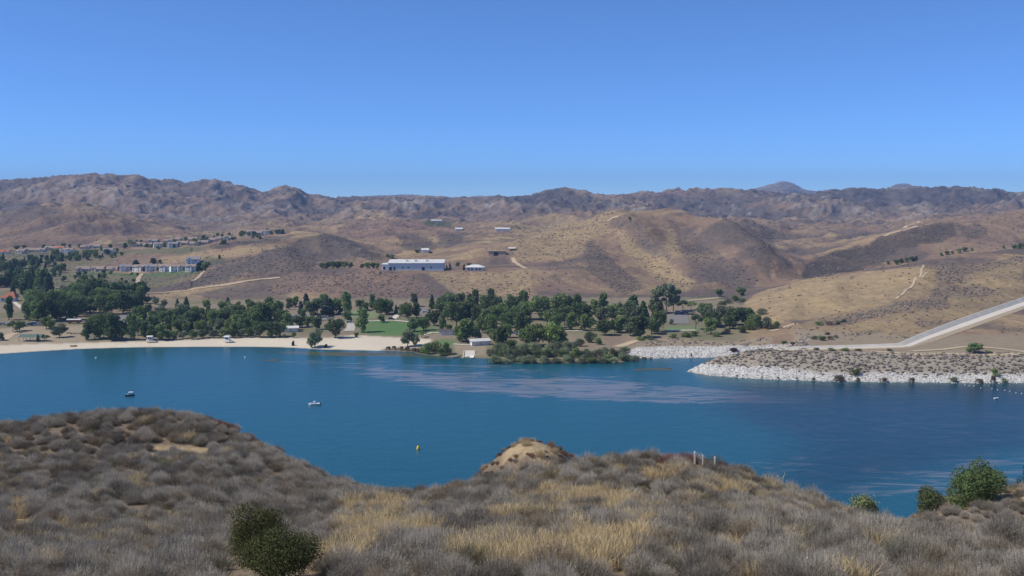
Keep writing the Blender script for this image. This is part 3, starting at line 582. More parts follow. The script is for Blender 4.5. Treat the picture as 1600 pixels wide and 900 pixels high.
def tree_kind(key, seed, kind, col, wr, n=1500, leaf=0.066):
    """a unit-height tree: crown and trunk meshes; wr = width / height"""
    rg = np.random.default_rng(seed); lobes = []
    R0 = wr / 2
    if kind == 'round':
        for i in range(15):
            t = rg.uniform(0, 2 * math.pi); zz = rg.uniform(0.20, 0.84); rr = R0 * math.sqrt(max(0.05, 1 - ((zz - 0.48) / 0.52) ** 2)) * rg.uniform(0.35, 0.85); s = rg.uniform(0.13, 0.21)
            lobes.append((rr * math.cos(t), rr * math.sin(t), zz, s * wr * 1.15, s * wr * 1.15, s * 0.85))
        lobes.append((0, 0, 0.5, R0 * 0.7, R0 * 0.7, 0.34)); tb = 0.2
    elif kind == 'tall':
        for i in range(18):
            t = rg.uniform(0, 2 * math.pi); zz = rg.uniform(0.16, 0.93); rr = R0 * (1 - ((zz - 0.45) / 0.62) ** 2) * rg.uniform(0.3, 0.85); s = rg.uniform(0.10, 0.16)
            lobes.append((rr * math.cos(t), rr * math.sin(t), zz, s * wr * 1.7, s * wr * 1.7, s))
        lobes.append((0, 0, 0.5, R0 * 0.5, R0 * 0.5, 0.38)); tb = 0.2
    elif kind == 'cone':
        for i in range(26):
            zz = 0.1 + 0.86 * i / 25; rr = R0 * (1 - zz) ** 0.75; t = i * 2.4; s = rr * 0.55 + 0.02
            lobes.append((rr * 0.5 * math.cos(t), rr * 0.5 * math.sin(t), zz, s, s, 0.06)); lobes.append((-rr * 0.45 * math.cos(t), -rr * 0.45 * math.sin(t), zz, s, s, 0.05))
        tb = 0.12
    elif kind == 'column':
        for i in range(16):
            zz = 0.08 + 0.86 * i / 15; rr = R0 * min(1, 1.6 * (1.03 - zz) ** 0.6); t = rg.uniform(0, 6.28)
            lobes.append((rr * 0.25 * math.cos(t), rr * 0.25 * math.sin(t), zz, rr * 0.8, rr * 0.8, 0.08))
        tb = 0.08
    elif kind == 'loose':
        for i in range(16):
            t = rg.uniform(0, 2 * math.pi); zz = rg.uniform(0.32, 0.94); rr = R0 * (1.05 - 0.55 * abs(zz - 0.6) / 0.4) * rg.uniform(0.45, 1.0); s = rg.uniform(0.06, 0.105)
            lobes.append((rr * math.cos(t), rr * math.sin(t), zz, s * wr * 1.9, s * wr * 1.9, s)); 
        tb = 0.34
    elif kind == 'umbrella':
        for i in range(13):
            t = rg.uniform(0, 2 * math.pi); rr = R0 * rg.uniform(0.1, 0.8); zz = 0.80 - 0.35 * (rr / R0) ** 2 + rg.uniform(-0.05, 0.05); s = rg.uniform(0.1, 0.16)
            lobes.append((rr * math.cos(t), rr * math.sin(t), zz, s * wr, s * wr, s * 0.9))
        tb = 0.42
    else:  # bush, leaves down to the ground
        for i in range(12):
            t = rg.uniform(0, 2 * math.pi); zz = rg.uniform(0.15, 0.72); rr = R0 * math.sqrt(max(0.05, 1 - (zz / 0.95) ** 2)) * rg.uniform(0.2, 0.75); s = rg.uniform(0.18, 0.28)
            lobes.append((rr * math.cos(t), rr * math.sin(t), zz, s * wr * 0.85, s * wr * 0.85, s))
        tb = 0.12
    p, d = lobes_cloud(lobes, n, rg); p[:, 2] = np.maximum(p[:, 2], 0.02 + 0.03 * rg.random(n))
    crown = leaf_mesh('crown', p, d, leaf, rg, col, 0.28, M_LEAF)
    t = MB(); hh = tb + 0.25; lean = rg.uniform(-0.03, 0.03)
    t.tube([(0, 0, -0.05), (lean * 0.3, 0, tb * 0.5), (lean, 0, hh)], [0.034, 0.026, 0.010], 6)
    for i in range(4):
        a = rg.uniform(0, 6.28); r1 = R0 * 0.55; z0 = tb * rg.uniform(0.75, 1.05)
        t.tube([(lean * 0.6, 0, z0), (r1 * 0.5 * math.cos(a), r1 * 0.5 * math.sin(a), z0 + 0.12), (r1 * math.cos(a), r1 * math.sin(a), min(z0 + 0.26, 0.9))], [0.016, 0.011, 0.004], 4)
    TREES[key] = (crown, t.mesh('trunk', M_BARK), wr)
tree_kind('round1', 1, 'round', GR1, 0.92); tree_kind('round2', 2, 'round', GR2, 0.86); tree_kind('round3', 3, 'round', GR3, 1.0); tree_kind('grey1', 4, 'round', GR4, 0.9)
tree_kind('tall1', 5, 'tall', GR1, 0.6); tree_kind('tall2', 6, 'tall', GR2, 0.52); tree_kind('cone1', 7, 'cone', GR2, 0.5); tree_kind('cone2', 8, 'cone', (0.090, 0.128, 0.062), 0.62)
tree_kind('loose1', 9, 'loose', GR4, 0.7); tree_kind('umb1', 10, 'umbrella', GR1, 1.25); tree_kind('umb2', 11, 'umbrella', GR4, 1.1); tree_kind('bush1', 12, 'bush', GR1, 1.3); tree_kind('bush2', 13, 'bush', GR4, 1.5)
tree_kind('bush3', 14, 'bush', GR3, 1.2); tree_kind('willow1', 15, 'bush', GR5, 1.7); tree_kind('willow2', 16, 'bush', GR4, 1.5); tree_kind('light1', 17, 'round', (0.160, 0.205, 0.105), 0.95); tree_kind('col1', 18, 'column', (0.075, 0.098, 0.068), 0.26)
tree_kind('dry1', 19, 'bush', (0.20, 0.155, 0.105), 1.7); tree_kind('redbush', 20, 'round', (0.14, 0.075, 0.06), 0.9)
def plant_tree(name, key, loc, h, wid=None, label='', cat='tree', group=None, rz=None):
    crown, trunk, wr = TREES[key]; sx = h if wid is None else wid / wr
    o = empty(name, loc, rnd.uniform(0, 6.28) if rz is None else rz, (sx, sx, h)); tag(o, label, cat, group)
    link('crown', crown, None, o); link('trunk', trunk, None, o); return o
KN = {'round1': 'broadleaf_tree', 'round2': 'broadleaf_tree', 'round3': 'broadleaf_tree', 'light1': 'broadleaf_tree', 'grey1': 'broadleaf_tree', 'tall1': 'tall_tree', 'tall2': 'tall_tree', 'cone1': 'conifer_tree', 'cone2': 'conifer_tree',
      'loose1': 'eucalyptus_tree', 'umb1': 'spreading_tree', 'umb2': 'spreading_tree', 'bush1': 'bush', 'bush2': 'bush', 'bush3': 'bush', 'willow1': 'willow_bush', 'willow2': 'willow_bush', 'col1': 'cypress_tree', 'dry1': 'dry_bush', 'redbush': 'bush'}
TS = 0.88
SHAPE = {'tall': 'upright', 'roun': 'rounded', 'cone': 'pointed', 'grey': 'greyish', 'col1': 'slim', 'bush': 'low', 'will': 'spreading', 'ligh': 'bright', 'umb1': 'flat-topped', 'umb2': 'flat-topped', 'loos': 'sparse', 'dry1': 'dry', 'redb': 'reddish'}
def grove(label, group, items, ymin=400.0, cat=None):
    """items: (px, row of the foot, height in photo pixels, kind[, width in pixels])"""
    xs_ = sorted(i_[0] for i_ in items); ys_ = sorted(i_[1] for i_ in items); n_ = len(items)
    for it in items:
        p = sight(it[0], it[1], ymin)
        if p is None: continue
        k = it[3]; h = it[2] * p[1] / F * TS; wd = it[4] * p[1] / F * 0.9 if len(it) > 4 else h * TREES[k][2] * rnd.uniform(0.92, 1.15); lab = label
        if n_ > 2:
            fx = (it[0] - xs_[0]) / max(xs_[-1] - xs_[0], 1); lab = SHAPE[k[:4]] + ' ' + label + ', ' + ('back ' if n_ > 8 and it[1] < ys_[n_ // 2] else 'front ' if n_ > 8 else '') + ('left' if fx < 0.34 else 'middle' if fx < 0.67 else 'right')
        plant_tree(KN[k], k, (p[0], p[1], max(p[2], 0.0) - 0.1), h, wd, lab, cat or ('bush' if 'bush' in KN[k] else 'tree'), group)
A_ = ['round1', 'round2', 'tall1', 'round2', 'tall2', 'round1', 'grey1']
def mixk(lst, ks=A_): return [(a[0], a[1], a[2], ks[i % len(ks)]) + tuple(a[3:]) for i, a in enumerate(lst)]
grove('dark conifer in the tall stand behind the red-roofed house', 'conifers behind the red-roofed house', mixk([(3, 447, 22), (12, 449, 26), (24, 450, 28), (34, 452, 26), (44, 455, 36), (52, 458, 42), (60, 460, 46), (68, 461, 46), (75, 462, 42), (20, 460, 22), (36, 462, 24), (30, 440, 16), (84, 432, 16), (94, 432, 13), (70, 425, 14), (26, 428, 13)], ['cone1', 'tall2', 'cone2']))
grove('dark green tree in the row of trees below the hill houses', 'trees below the upper houses', mixk([(2, 425, 22), (9, 427, 24), (16, 428, 24), (23, 425, 24), (30, 420, 18), (38, 414, 14), (46, 412, 14), (55, 411, 14), (64, 410, 12), (73, 410, 13), (82, 408, 12), (90, 406, 11), (98, 405, 9), (120, 404, 8), (130, 403, 9), (140, 402, 9), (150, 401, 9), (160, 402, 8), (180, 401, 8), (190, 400, 8)], ['tall2', 'round2', 'cone1']))
grove('dark broadleaf tree in the dense stand behind the parked cars', 'dense stand behind the parked cars', mixk([(46, 501, 38, 26), (58, 503, 40, 28), (72, 503, 42, 28), (88, 501, 40, 30), (103, 501, 42, 28), (119, 500, 40, 28), (52, 488, 34, 26), (68, 486, 36, 28), (84, 484, 34, 28), (100, 484, 36, 28), (114, 484, 36, 26), (94, 500, 32, 24), (126, 492, 30, 20)], ['round2', 'round1', 'tall1']))
grove('dark broadleaf tree in the tall stand behind the long white trailer', 'tall stand behind the trailer', mixk([(104, 470, 30, 24), (118, 469, 34, 26), (134, 471, 36, 28), (150, 471, 38, 28), (166, 471, 38, 28), (182, 471, 38, 28), (198, 469, 33, 26), (211, 466, 26, 20), (141, 489, 34, 26), (158, 491, 38, 28), (175, 491, 38, 28), (192, 489, 38, 28), (209, 487, 36, 26), (150, 480, 34, 26), (184, 482, 36, 26), (217, 480, 26, 18)], ['round2', 'round1', 'round2', 'tall1']))
grove('tree on the dry lawn near the green-roofed picnic shelter', 'trees on the dry lawn by the shelter', mixk([(14, 500, 42, 16), (20, 519, 22, 22), (31, 517, 20, 20), (72, 514, 24, 22), (93, 527, 26, 26), (0, 532, 16, 16), (72, 533, 12, 16), (59, 534, 14, 8), (80, 516, 20, 18)], ['tall2', 'umb1', 'round2', 'round1', 'grey1', 'round2', 'umb1', 'cone1', 'round1']))
grove('leafy tree in the thick clump at the edge of the sand', 'clump of trees at the edge of the sand', mixk([(136, 531, 32, 20), (148, 530, 48, 26), (162, 530, 50, 28), (177, 532, 48, 28), (190, 531, 40, 22), (205, 531, 44, 22), (156, 528, 36, 24), (170, 529, 36, 24), (216, 524, 34, 20), (226, 526, 28, 20), (238, 531, 30, 24), (250, 532, 28, 22), (222, 506, 30, 22), (232, 488, 16, 14), (214, 500, 26, 20)], ['tall1', 'round1', 'round1', 'tall2', 'round2', 'tall1']))
grove('small tree in the front row along the sandy beach', 'front row of trees along the beach', mixk([(270, 531, 18, 18), (286, 529, 16, 17), (302, 530, 17, 18), (318, 528, 17, 17), (334, 528, 17, 17), (350, 528, 18, 18), (364, 528, 18, 17), (377, 527, 17, 16), (390, 527, 20, 18), (260, 530, 18, 16), (402, 527, 22, 18)], ['round2', 'grey1', 'round1']))
grove('dark tree in the wooded strip behind the beach front row', 'wooded strip behind the beach', mixk([(254, 507, 27), (268, 506, 29), (283, 506, 28), (298, 507, 28), (316, 506, 28), (333, 509, 31), (350, 507, 28), (370, 507, 28), (388, 510, 30), (262, 518, 26), (278, 519, 24), (296, 519, 26), (314, 520, 24), (342, 518, 26), (360, 519, 26), (380, 518, 28), (400, 514, 30), (240, 512, 26), (325, 495, 20), (305, 493, 18), (355, 494, 20), (376, 494, 22), (394, 496, 24)]))
grove('lone conifer on the slope foot behind the beach trees', 'small trees at the foot of the brown slope', mixk([(256, 482, 18, 12), (277, 482, 18, 10), (291, 481, 20, 14), (356, 480, 18, 7), (388, 478, 14, 12), (230, 474, 14, 16), (244, 476, 14, 14)], ['grey1', 'cone1', 'cone2', 'col1', 'round2', 'grey1']))
grove('dark leafy tree in the big clump left of the grey parking lot', 'big clump left of the parking lot', mixk([(430, 502, 40, 32), (414, 512, 40, 28), (406, 527, 32, 24), (440, 512, 36, 26), (449, 516, 30, 22), (425, 527, 32, 28), (413, 500, 34, 24), (420, 488, 26, 22), (438, 526, 28, 22), (400, 500, 28)], ['round1', 'tall1', 'round2']))
grove('tree beside the parking lot left of the lawn', 'trees around the parking lot', mixk([(467, 512, 24, 22), (470, 486, 18, 8), (452, 480, 18, 12), (462, 479, 18, 14), (485, 492, 28, 24), (496, 490, 30, 22), (512, 492, 30, 24), (526, 490, 30, 20), (541, 492, 40, 22), (494, 515, 26, 18), (543, 504, 24, 18), (478, 476, 20, 10), (506, 480, 26, 16), (480, 510, 16, 14)], ['round2', 'col1', 'round1', 'tall1', 'round2']))
grove('bright green round tree standing alone on the beach', None, [(492, 543, 34, 'light1', 30)])
grove('slim little cypress standing alone on the sand', None, [(458, 540, 9, 'col1', 5)])
grove('low green bush beside the lone beach tree', None, [(509, 543, 7, 'bush1', 9)])
grove('broad dark tree between the sand and the walkway', None, [(524, 528, 38, 'round2', 32)])
grove('small round bush on the bare dirt by the sand', 'small bushes on the dirt', [(557, 527, 10, 'bush1', 10), (459, 528, 12, 'round1', 9), (444, 528, 8, 'bush2', 8), (437, 528, 7, 'bush2', 7)])
grove('dark upright tree at the edge of the green lawn', None, [(566, 519, 42, 'tall1', 24)])
grove('tree behind the green lawn', 'trees behind the green lawn', mixk([(564, 484, 20, 14), (571, 485, 16, 12), (582, 484, 28, 12), (596, 492, 32, 26), (606, 490, 28, 22), (596, 504, 16, 14), (636, 497, 28, 26), (651, 496, 26, 14), (559, 481, 16, 10), (628, 494, 18, 16), (588, 488, 20, 16)], ['round2', 'round1', 'tall2', 'round1', 'round2']))
grove('grey blue tree at the foot of the bluff', None, [(648, 479, 26, 'grey1', 16)])
grove('small reddish tree at the foot of the bluff', None, [(635, 479, 9, 'redbush', 9)])
grove('dark small conifer at the foot of the bluff', None, [(675, 482, 26, 'cone2', 14)])
grove('dark leafy tree standing on the green lawn', 'pair of trees on the lawn', [(648, 518, 28, 'round2', 26), (662, 516, 26, 'round1', 22), (659, 527, 12, 'umb1', 18)])
grove('grey green tree on the sand beside the shore bushes', None, [(637, 541, 34, 'grey1', 26)])
grove('smaller grey green tree on the sand beside the shore bushes', None, [(648, 541, 24, 'grey1', 18)])
grove('dark tree in the grove around the central car park', 'grove around the central car park', mixk([(678, 509, 32, 26), (691, 517, 32, 14), (701, 520, 16, 14), (713, 510, 46, 36), (728, 535, 40, 36), (742, 531, 32, 26), (718, 533, 30, 24), (690, 487, 30, 18), (702, 482, 26, 16), (720, 484, 32, 20), (735, 488, 30, 22), (743, 480, 30, 16), (756, 486, 32, 22), (766, 484, 30, 18), (777, 488, 32, 20), (758, 512, 34, 26), (766, 528, 46, 26), (745, 502, 30, 24), (784, 502, 32, 22), (795, 494, 32, 20),
   (753, 520, 30, 22), (790, 512, 30, 22), (730, 500, 32, 26), (700, 500, 28, 20), (772, 506, 34, 22)], ['round2', 'tall2', 'round1', 'round1', 'tall1', 'round2', 'round1']))
grove('dark leafy tree above the boat ramp', 'trees above the boat ramp', [(783, 541, 34, 'tall1', 24), (776, 536, 24, 'round2', 18), (792, 528, 28, 'round1', 20)])
grove('dark green tree in the dense grove behind the willow shore', 'dense grove behind the willow shore', mixk([(812, 527, 46, 22), (805, 512, 42, 22), (822, 510, 36, 22), (873, 492, 20, 12), (882, 508, 38, 26), (893, 516, 30, 24), (905, 503, 40, 30), (917, 506, 34, 22), (923, 514, 24, 18), (945, 524, 30, 32), (940, 494, 30, 26), (956, 502, 32, 26), (970, 521, 30, 26), (985, 503, 42, 30), (1000, 528, 40, 34), (1018, 522, 34, 28), (1030, 518, 42, 30), (1022, 486, 32, 24), (860, 512, 36, 26), (928, 488, 22, 18),
   (978, 520, 26, 22), (990, 486, 28, 20), (870, 515, 34, 24), (960, 520, 26, 20), (1005, 505, 40, 28)], ['tall2', 'round2', 'round1', 'cone1', 'round1', 'tall1', 'round2']))
grove('big round-headed tree rising above the park grove', None, [(845, 500, 46, 'round1', 40)])
grove('grey tree with sparse crown in the park grove', 'grey trees in the grove', [(966, 492, 26, 'grey1', 20), (1000, 505, 34, 'grey1', 28), (985, 525, 28, 'grey1', 26)])
grove('full bright green tree above the willow bank', 'full green trees above the willow bank', [(836, 541, 44, 'round3', 40), (858, 541, 46, 'round3', 40), (872, 538, 36, 'round1', 30), (822, 540, 34, 'round1', 28)])
grove('tall sparse eucalyptus towering over the right end of the grove', 'tall sparse trees', [(1041, 492, 56, 'loose1', 34), (1028, 490, 44, 'loose1', 30), (1052, 486, 42, 'loose1', 26)])
grove('grey spreading tree by the right car park', 'grey spreading trees by the right car park', [(1067, 488, 24, 'umb2', 26), (1087, 515, 30, 'umb2', 30), (1080, 484, 16, 'umb1', 22)])
grove('dark tree beyond the right car park', 'trees beyond the right car park', mixk([(1108, 510, 40, 28), (1111, 522, 32, 30), (1130, 494, 22, 20), (1150, 508, 36, 36), (1168, 506, 32, 26), (1140, 514, 26, 26), (1125, 500, 28, 22), (1098, 492, 22, 20)], ['grey1', 'round1', 'grey1', 'round2', 'round2', 'round1']))
grove('young tree beside the right car park', None, [(1049, 507, 11, 'round2', 9)])
grove('small round tree alone below the valley mouth', 'small trees below the valley mouth', [(1123, 463, 15, 'round2', 15), (1158, 463, 19, 'round2', 17)])
grove('green bush under the golden hill', 'bushes under the golden hill', mixk([(1149, 470, 11, 20), (1138, 474, 9, 18), (1160, 472, 8, 16), (1128, 476, 8, 16), (1184, 513, 27, 30), (1200, 514, 24, 28), (1213, 514, 15, 18), (1172, 515, 20, 26), (1160, 520, 14, 22), (1135, 522, 12, 20), (1120, 526, 10, 18), (1072, 527, 12, 18), (1052, 528, 9, 18), (1190, 492, 14, 22), (1085, 525, 10, 20), (1000, 532, 9, 18), (1015, 531, 10, 16)], ['bush1', 'bush2', 'bush1', 'bush3']))
def fill(label, group, poly, n, h0, h1, ks=A_):
    out = []; xs_ = [p[0] for p in poly]; ys_ = [p[1] for p in poly]
    while len(out) < n:
        x, y = rnd.uniform(min(xs_), max(xs_)), rnd.uniform(min(ys_), max(ys_)); s = False
        for k in range(len(poly)):
            (ax, ay), (bx, by) = poly[k - 1], poly[k]
            if (ay > y) != (by > y) and x < (bx - ax) * (y - ay) / (by - ay) + ax: s = not s
        if s: out.append((x, y, rnd.uniform(h0, h1)))
    grove(label, group, mixk(out, ks))
fill('dark broadleaf tree in the dense stand behind the parked cars', 'dense stand behind the parked cars', [(40, 470), (128, 470), (130, 499), (40, 500)], 12, 28, 38, ['round2', 'round1'])
fill('dark broadleaf tree in the tall stand behind the long white trailer', 'tall stand behind the trailer', [(100, 458), (216, 456), (222, 488), (138, 490), (130, 468)], 14, 28, 38, ['round2', 'round1', 'tall1'])
fill('dark tree in the wooded strip behind the beach front row', 'wooded strip behind the beach', [(236, 494), (410, 490), (410, 526), (262, 524), (236, 512)], 24, 20, 30, ['round2', 'round1', 'grey1', 'tall1'])
fill('dark conifer in the tall stand behind the red-roofed house', 'conifers behind the red-roofed house', [(-5, 440), (78, 440), (82, 462), (26, 464), (-5, 452)], 16, 22, 36, ['cone1', 'tall2', 'round2'])
fill('dark tree in the grove around the central car park', 'grove around the central car park', [(672, 478), (800, 478), (800, 508), (690, 500)], 14, 24, 34, ['round2', 'tall1', 'round1'])
fill('dark green tree in the dense grove behind the willow shore', 'dense grove behind the willow shore', [(800, 482), (1030, 478), (1030, 512), (900, 520), (800, 520)], 16, 26, 38, ['round2', 'round1', 'tall1', 'grey1'])
fill('small tree scattered on the park ground behind the beach', 'small trees scattered in the park', [(240, 484), (640, 480), (660, 500), (540, 506), (250, 500)], 26, 11, 19, ['round2', 'round1', 'light1', 'grey1', 'cone1'])
fill('dark tree beyond the right car park', 'trees beyond the right car park', [(1096, 492), (1180, 486), (1205, 508), (1110, 516)], 4, 20, 32, ['round2', 'round1', 'bush1'])
fill('dark green tree in the belt of trees left of the hill houses', 'belt of trees left of the hill houses', [(-10, 398), (95, 400), (100, 425), (60, 440), (-10, 440)], 40, 9, 17, ['round2', 'tall2', 'round1', 'cone1'])
fill('small tree on the green slope below the front row of houses', 'small trees on the slope below the houses', [(95, 425), (230, 428), (225, 450), (110, 445)], 18, 5, 10, ['round2', 'bush1', 'round1'])
fill('dark green tree in the row of trees below the hill houses', 'trees below the upper houses', [(60, 398), (200, 396), (196, 404), (70, 410)], 26, 7, 11, ['round2', 'bush1', 'round1'])
fill('garden tree among the upper hill houses', 'garden trees among the upper houses', [(200, 380), (430, 362), (445, 368), (340, 384), (210, 392)], 34, 6, 9, ['round2', 'round1', 'bush1'])
wl = []
for px_ in np.arange(770, 990, 9.5):
    for row in (0, 1, 2):
        py_ = (566.5 - row * 9 - (2 if px_ > 960 else 0)) + rnd.uniform(-1.5, 1.5); px2 = px_ + rnd.uniform(-4, 4) + row * 3
        if row == 2 and px2 > 900: continue
        if row == 1 and px2 > 975: continue
        wl.append((px2, py_, rnd.uniform(13, 20) - (4 if row == 0 else 0), rnd.uniform(18, 28)))
grove('grey green willow bush in the thicket on the shore', 'willow thicket on the shore', mixk(wl, ['willow1', 'willow2', 'willow1', 'bush2', 'bush1', 'willow1']))
grove('green shrub tree above the willow thicket', 'shrubs above the willow thicket', mixk([(922, 535, 22, 26), (935, 538, 14, 18), (800, 548, 22, 26), (778, 552, 20, 22), (765, 556, 14, 16), (790, 556, 20, 24), (880, 540, 18, 24), (905, 541, 16, 22)], ['bush2', 'bush1', 'bush1', 'bush2']))
grove('rounded green bush on the shore beside the boat ramp', 'green bushes beside the boat ramp', mixk([(668, 553, 22, 24), (681, 549, 22, 24), (698, 554, 24, 20), (690, 556, 16, 18), (660, 551, 12, 14)], ['bush1', 'bush3', 'bush1']))
grove('dry brown brush on the shore', 'dry brush on the shore', mixk([(606, 546, 7, 12), (616, 546, 8, 12), (626, 547, 8, 14), (636, 548, 8, 14), (646, 550, 9, 14), (655, 551, 9, 14), (995, 560, 6, 14), (1006, 561, 5, 14), (1016, 561, 4, 10)], ['dry1']))
grove('dark round tree standing alone by the dirt track on the embankment', None, [(1523, 551, 19, 'round2', 31)])
grove('dark bush in the row on the golden hill crest', 'bushes along the golden hill crest', mixk([(1388, 413, 7, 8), (1401, 413, 9, 10), (1409, 411, 10, 10), (1417, 410, 10, 10), (1425, 409, 11, 10), (1431, 408, 11, 8), (1471, 400, 7, 8), (1480, 398, 8, 9), (1488, 397, 7, 7), (1499, 395, 9, 9), (1508, 393, 9, 9), (1519, 392, 7, 6), (1568, 389, 8, 6), (1585, 389, 9, 9), (1593, 389, 13, 12), (1601, 389, 11, 11)], ['bush1', 'round2', 'bush2']))
grove('olive shrub at the foot of the golden hill', 'olive shrubs at the foot of the golden hill', mixk([(1272, 530, 8, 16), (1285, 532, 9, 18), (1298, 531, 8, 14), (1306, 528, 6, 12), (1280, 508, 7, 20), (1296, 508, 8, 18), (1308, 507, 7, 14), (1318, 504, 7, 14), (1292, 523, 6, 12), (1240, 538, 5, 18), (1225, 536, 5, 14), (1275, 547, 5, 16), (1300, 548, 6, 20), (1320, 548, 6, 20), (1340, 548, 5, 16), (1390, 548, 5, 14), (1545, 552, 6, 16)], ['bush2', 'bush1', 'dry1']))
grove('shrub at the waterline of the stone embankment', 'shrubs along the stone embankment waterline', mixk([(1216, 592, 5, 6), (1245, 593, 5, 5), (1271, 594, 6, 8), (1312, 596, 14, 26), (1340, 597, 10, 12), (1380, 597, 10, 18), (1424, 598, 12, 14), (1490, 597, 10, 20), (1530, 598, 10, 18), (1552, 598, 16, 12), (1570, 598, 10, 16), (1151, 588, 4, 5), (1161, 588, 3, 4), (1190, 590, 3, 4)], ['dry1', 'bush2', 'dry1']))
grove('bright green shrub on the stone embankment', 'bright green shrubs on the embankment', [(1337, 586, 14, 'bush3', 18), (1555, 588, 16, 'bush1', 15)])
grove('dark bush on the far cove bank', 'dark bushes on the cove bank', [(1146, 549, 8, 'redbush', 16), (1080, 557, 7, 'cone1', 4), (1029, 557, 3, 'bush1', 4)])
grove('green tree beside the white warehouse', 'trees beside the warehouse', mixk([(503, 420, 12, 12), (512, 420, 14, 14), (521, 420, 15, 14), (530, 420, 15, 13), (539, 419, 14, 13), (548, 419, 12, 10), (574, 420, 13, 12), (583, 420, 13, 10), (590, 421, 13, 8), (566, 419, 9, 10)], ['round1', 'light1', 'round1', 'round2']))
grove('slim cypress in front of the white warehouse', 'cypresses in front of the warehouse', [(609, 422, 9, 'col1', 5), (626, 422, 6, 'col1', 3), (646, 422, 9, 'col1', 4), (667, 422, 6, 'col1', 3), (683, 422, 7, 'col1', 3), (691, 422, 9, 'col1', 3), (698, 422, 9, 'col1', 3), (703, 422, 13, 'col1', 4), (725, 422, 11, 'col1', 4)])
grove('scrub oak on the hillside above the warehouse', 'scrub oaks above the warehouse', mixk([(612, 404, 9, 14), (606, 402, 7, 12), (652, 395, 6, 10), (660, 394, 6, 8), (715, 416, 8, 10), (733, 416, 7, 9), (594, 428, 6, 6), (984, 343, 6, 7)], ['bush2', 'bush1', 'round2']))
grove('garden tree beside the front row of hill houses', 'garden trees by the front row of houses', mixk([(165, 423, 9, 7), (187, 423, 9, 5), (206, 424, 10, 6), (226, 424, 10, 7), (247, 424, 9, 5), (268, 424, 11, 7), (288, 424, 9, 5), (312, 424, 16, 14), (320, 424, 17, 12), (240, 412, 10, 12), (250, 412, 8, 8), (212, 413, 8, 10), (324, 418, 12, 10), (343, 405, 8, 5), (302, 411, 9, 12), (155, 434, 8, 6), (100, 440, 12, 10), (220, 452, 14, 14)], ['round2', 'tall2', 'round1', 'col1']))
grove('garden tree among the upper hill houses', 'garden trees among the upper houses', mixk([(26, 391, 10, 10), (38, 388, 7, 9), (68, 389, 8, 7), (83, 388, 7, 7), (99, 386, 8, 9), (109, 388, 8, 6), (125, 387, 7, 10), (158, 392, 9, 8), (172, 388, 9, 8), (183, 394, 8, 7), (195, 388, 10, 9), (205, 385, 10, 8), (222, 386, 8, 7), (236, 387, 7, 7), (257, 386, 8, 8), (278, 385, 7, 8), (292, 379, 9, 8), (308, 384, 8, 8), (318, 374, 8, 9), (335, 375, 9, 10), (350, 375, 8, 6), (385, 368, 9, 10), (396, 368, 8, 10), (404, 366, 7, 10), (423, 367, 9, 9), (432, 366, 9, 9), (441, 365, 8, 8), (150, 396, 8, 10), (134, 398, 7, 10), (143, 396, 7, 8)], ['round2', 'round1', 'tall2', 'bush1']))

# ------------------------------------------------------------------ paths, tracks, lots, spillway
M_DIRT = mat('pale_dirt', (0.46, 0.36, 0.24), noise=0.1, scale=0.5, rough=0.95); M_ASPH = mat('grey_asphalt', (0.20, 0.19, 0.185), noise=0.1, scale=0.3, rough=0.9); M_CONC = mat('pale_concrete', (0.60, 0.55, 0.47), noise=0.08, scale=0.3, rough=0.9)
M_CONCG = mat('grey_concrete', (0.46, 0.43, 0.38), noise=0.2, scale=0.25, rough=0.9)  # on the chute wall, its shade is put into this darker grey
def ribbon(name, pts, width, m, lift=0.15, ymin=400.0):
    P = [sight(p[0], p[1], ymin) for p in pts]; P = np.array([(p[0], p[1]) for p in P if p])
    seg = np.hypot(*np.diff(P, axis=0).T); L = np.concatenate([[0], np.cumsum(seg)]); n = max(int(L[-1] / 4), 3); s = np.linspace(0, L[-1], n)
    c = np.stack([np.interp(s, L, P[:, 0]), np.interp(s, L, P[:, 1])], 1); d = np.gradient(c, axis=0); d /= np.linalg.norm(d, axis=1, keepdims=True); nr = np.stack([-d[:, 1], d[:, 0]], 1)
    wv = width * (1 + 0.25 * fbm(c[:, 0], c[:, 1], 15, 2, 81)); rows = [c + nr * (wv * k)[:, None] for k in (-0.5, 0, 0.5)]
    zz = [gz(r[:, 0], r[:, 1]) + lift for r in rows]; v = np.concatenate([np.column_stack([rows[k], zz[k]]) for k in range(3)]); f = []
    for k in (0, 1):
        for i in range(n - 1): f.append((k * n + i, (k + 1) * n + i, (k + 1) * n + i + 1, k * n + i + 1)[::-1])
    me = bpy.data.meshes.new(name); me.from_pydata(v.tolist(), [], f); me.update(); return link(name, me, m, kind='structure')
ribbon('dirt_track', R(1, (880, 835), (1150, 820), (1400, 782), (1600, 750)) + R(2, (0, 748), (150, 735)), 4.5, M_DIRT, 0.3)
ribbon('footpath', R(4, (972, 655), (955, 725), (900, 790), (800, 870)), 1.7, M_DIRT, 0.25); ribbon('footpath', R(4, (1000, 700), (970, 725), (950, 740)), 1.3, M_DIRT, 0.25)
ribbon('dirt_track', R(8, (640, 556), (900, 574), (1150, 572), (1350, 577), (1600, 574), (1700, 570)), 3.6, M_DIRT); ribbon('dirt_track', R(8, (900, 556), (1100, 545), (1240, 527), (1420, 536), (1600, 560), (1700, 575)), 3.2, M_DIRT, 0.2)
ribbon('dirt_track', R(8, (20, 430), (100, 405), (180, 382)), 3.5, M_DIRT)
ribbon('dirt_track', R(3, (600, 382), (630, 360), (665, 354)), 5, M_DIRT, 0.4); ribbon('dirt_track', R(4, (680, 483), (760, 460), (850, 442), (940, 415)), 4, M_DIRT, 0.5)
